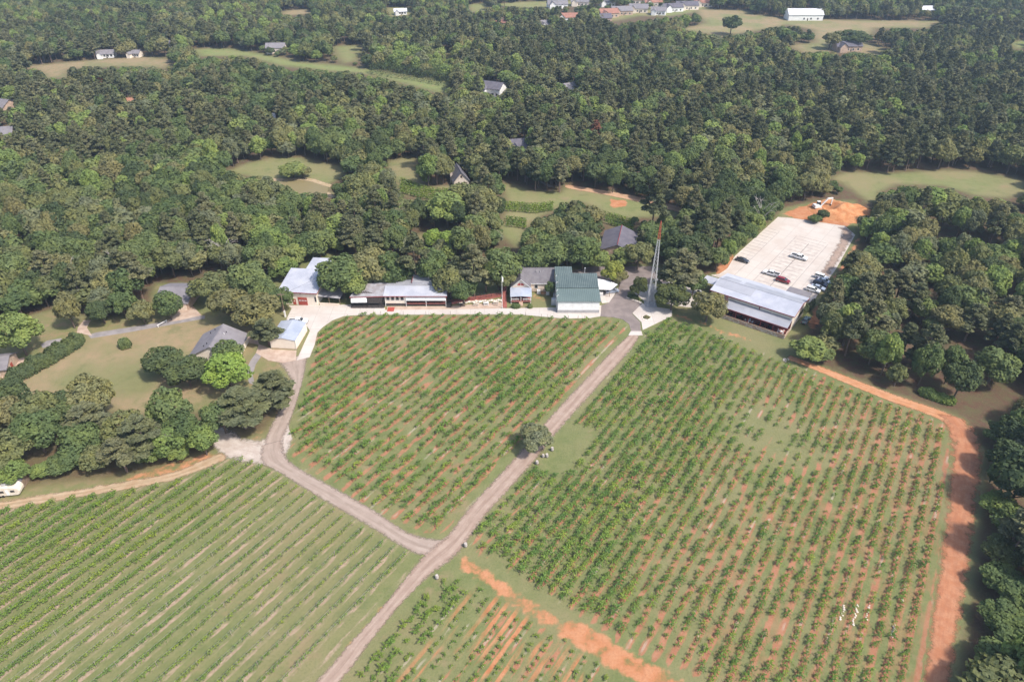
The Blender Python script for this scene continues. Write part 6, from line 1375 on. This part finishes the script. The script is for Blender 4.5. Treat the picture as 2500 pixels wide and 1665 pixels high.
# --- woodland scattered from the photo's wooded areas
KS = [K_POND, K_LAWN1, K_LAWN2, K_ROWS3, K_PURPLE, K_BROWN, K_TAN, K_STRIP, K_PAST, K_TOPR, K_HOUSEYARD, K_RFIELD, K_RSMALL, K_COTT, K_WH, K_SUB2, K_P3, K_P4, K_P5, K_P6]
KS += [[(1896,531),(1936,528),(1990,503),(2040,492),(2085,500),(2095,540),(2100,575),(2052,657),(2012,712),(1990,800),(1975,840),(1925,860),(1700,800),(1737,673),(1776,650),(1795,622)],
       [(-50,1235),(0,1180),(60,1160),(660,880),(690,770),(705,715),(760,690),(780,740),(860,720),(945,690),(1070,690),(1100,735),(1240,700),(1280,655),(1400,652),(1460,672),(1590,662),(1700,700),(1760,780),(1925,862),(2030,920),(2186,966),(2300,1002),(2370,1040),(2405,1110),(2385,1300),(2368,1450),(2345,1600),(2330,1700),(-50,1700)],
       [(235,812),(300,790),(470,765),(500,775),(600,800),(560,960),(300,1000),(60,980),(30,930)], [(385,703),(471,696),(482,707),(465,740),(440,742)], [(705,700),(724,656),(750,655),(769,630),(800,631),(800,690)], [(950,683),(1004,676),(1055,678),(1080,686),(1080,700),(950,700)],
       [(1470,30),(1730,18),(1730,30),(1560,52),(1500,60)]]
KS += [[(a-b*.8, c-d_*.55), (a-b*.8, c-d_), (a+b*.8, c-d_), (a+b*.8, c-d_*.55)] for a, c, b, d_ in FHK]
gCORE = GP(CORE)
cand = []
y = 40.0
while y < 1010:
    stp = 6.1 if y < 480 else 6.9; half = .70*y+70
    xs = np.arange(-half if y > 150 else 84.0, half, stp); cand.append(np.stack([xs+rng.uniform(-.42,.42,len(xs))*stp, np.full(len(xs), y)+rng.uniform(-.42,.42,len(xs))*stp], 1)); y += stp
C = np.concatenate(cand); X_, Y_ = C[:,0], C[:,1]
okc = ~inpoly(X_, Y_, gCORE)
bpx, bpy_ = proj(X_, Y_, 0)
def in_any(px, py):
    m = np.zeros(len(px), bool)
    for kpoly in KS: m |= inpoly(px, py, kpoly)
    return m
okc &= ~in_any(bpx, bpy_); C = C[okc]; X_, Y_ = C[:,0], C[:,1]; bpx, bpy_ = bpx[okc], bpy_[okc]
n = len(C)
ln = fnoise(X_, Y_, .021, 1.7)+.6*fnoise(X_, Y_, .055, 4.1)
pp_ = .24+.40*ln + .18*((bpx > 1250) & (bpy_ < 520)) - .12*((bpx < 1000) & (bpy_ > 420)) + .25*((bpx > 2040) & (bpy_ > 500)) + .12*((bpx < 900) & (bpy_ > 150) & (bpy_ < 330))
ispine = rng.random(n) < np.clip(pp_, .04, .88)
tone = fnoise(X_, Y_, .03, 9.0)+rng.normal(size=n)*.55
vi = np.where(ispine, 15+rng.integers(0, 5, n), np.where(tone > .95, 14, np.where(tone > .65, 6+rng.integers(0, 2, n), np.where(tone > .35, 10+rng.integers(0, 4, n), np.where(tone > -.1, rng.integers(0, 3, n), np.where(tone > -.75, 3+rng.integers(0, 3, n), 8+rng.integers(0, 2, n)))))))
hgt = np.where(ispine, 11.5+6.5*rng.random(n), 7.5+7*rng.random(n)); small = rng.random(n) < .13; hgt = np.where(small, hgt*.55, hgt)
rad = np.where(ispine, 3.3+1.5*rng.random(n), 3.4+2.9*rng.random(n)); rad = np.where(small, rad*.65, rad)
bad = np.zeros(n, bool)
for zf, of in ((.45,0),(.7,0),(.95,0),(.6,.8),(.6,-.8),(.3,.5),(.3,-.5),(.85,.45),(.85,-.45)):
    a, b = proj(X_+of*rad, Y_, hgt*zf); bad |= in_any(a, b)
# trees that only just reach into a clearing are kept lower instead of being dropped
a, b = proj(X_, Y_, hgt*.5*.9); a1, b1 = proj(X_+.7*rad*.6, Y_, hgt*.25); a2, b2 = proj(X_-.7*rad*.6, Y_, hgt*.25)
okl = bad & ~in_any(a, b) & ~in_any(a1, b1) & ~in_any(a2, b2)
hgt = np.where(okl, hgt*.5, hgt); rad = np.where(okl, rad*.6, rad); keep = ~bad | okl
# gaps with bare floor in the right-hand pine wood
gap = (bpx > 2040) & (bpy_ > 520) & (fnoise(X_, Y_, .16, 3.0) < -.18); keep &= ~gap
X_, Y_, vi, hgt, rad, bpx, bpy_ = (q[keep] for q in (X_, Y_, vi, hgt, rad, bpx, bpy_)); n = len(X_)
rot = rng.random(n)*6.283
tpx, tpy = proj(X_, Y_, hgt*.8); seen = (tpx > 0) & (tpx < 2500) & (tpy > 0) & (tpy < 1665)
sc_ = np.where(seen, hgt/np.sqrt(X_**2+Y_**2+CAM_H**2), -1); ind = np.zeros(n, bool)
for pine in (True, False):
    m = np.where((vi >= 15) == pine)[0]; ind[m[np.argsort(-sc_[m])][:285]] = True
LM = [(1000,470,'near the curved vine rows'),(1120,430,'around the stone cottage'),(720,420,'around the pond clearing'),(560,470,'left of the pond clearing'),(850,520,'between pond and winery'),(700,560,'up the slope behind the workshop'),(930,600,'behind the terrace wing'),(1040,600,'behind the shop'),(1180,600,'behind the boardwalk'),
 (1270,620,'behind the shingled house'),(1350,600,'behind the green-roofed hall'),(1500,640,'behind the asphalt yard'),(1420,540,'left of the violet-roofed house'),(1580,580,'right of the violet-roofed house'),(1450,430,'above the sandy lane'),(1300,420,'at the top of the central lawn'),(1600,430,'above the lone tall pine'),(1680,560,'behind the lattice tower'),
 (1740,600,'left of the parking lot'),(1850,500,'at the far left corner of the parking lot'),(1980,450,'behind the excavator'),(2120,540,'behind the clay heap on the right'),(2150,640,'right of the parking lot'),(2080,740,'right of the warehouse'),(2100,850,'below the warehouse car'),(2250,900,'above the clay track'),(2400,960,'at the right end of the clay track'),(2350,700,'in the middle of the right-hand wood'),(2450,560,'below the right-hand meadow'),(2300,480,'along the near side of the right-hand meadow'),
 (2250,400,'along the far side of the right-hand meadow'),(60,700,'behind the left edge tree'),(180,680,'around the left bare tree'),(320,670,'around the right bare tree'),(440,660,'behind the grey garage'),(560,640,'above the broad yard trees'),(100,560,'in the far left wood'),(300,540,'in the left wood'),(440,540,'left of the winery slope'),(150,440,'high in the left wood'),(400,420,'in the wood left of the pond'),(2450,1100,'beside the clay headland'),(2470,1400,'along the lower headland')]
def region(px, py): return min(LM, key=lambda q: (q[0]-px)**2+(1.6*(q[1]-py))**2)[2]
for i in np.where(ind)[0]:
    kd, wd_ = VAR[vi[i]][0], VAR[vi[i]][1]; rg = region(bpx[i], bpy_[i])
    ad = ('low' if hgt[i] < (10 if kd == 'pine' else 7.5) else 'tall' if hgt[i] > (15.6 if kd == 'pine' else 12) else 'mid-height') + (' slender' if rad[i] < (3.5 if kd == 'pine' else 4.2) else ' spreading' if rad[i] > (4.2 if kd == 'pine' else 5.3) else '')
    tree('pine_tree' if kd == 'pine' else 'broadleaf_tree', '%s %s %s %s' % (ad, wd_, 'pine' if kd == 'pine' else 'leafy tree', rg), int(vi[i]), X_[i], Y_[i], hgt[i], rad[i], rot[i], None, ('pines ' if kd == 'pine' else wd_ + ' leafy trees ') + rg)
r_ = ~ind
vh = np.array(VH)[vi]; vr = np.array(VR)[vi]
tag(scatter('far_woodland', np.stack([X_[r_], Y_[r_], np.zeros(r_.sum())], 1), rot[r_], np.stack([(rad/vr)[r_], (rad/vr)[r_], (hgt/vh)[r_]], 1), vi[r_], tcoll), 'mixed pine and broadleaf woodland stretching to the top of the picture', 'woodland', kind='stuff')
print('trees', n, 'individual', int(ind.sum()), 'vines', len(VX), 'young', cnt, 'rows', len(rws))

# ------------------------------------------------------------------ haze
hz = bpy.data.materials.new('haze_air'); hz.use_nodes = True; t = hz.node_tree
for nd in list(t.nodes):
    if nd.type != 'OUTPUT_MATERIAL': t.nodes.remove(nd)
pv = t.nodes.new('ShaderNodeVolumePrincipled'); pv.inputs['Color'].default_value = (0.62,0.80,1.0,1); pv.inputs['Density'].default_value = 0.00016; pv.inputs['Anisotropy'].default_value = .2
t.links.new(pv.outputs[0], [nd for nd in t.nodes if nd.type == 'OUTPUT_MATERIAL'][0].inputs['Volume'])
mb = MB(); mb.box(-3100, 3100, -1600, 3100, -1.5, 124.0); tag(mb.build('haze', hz), kind='stuff')
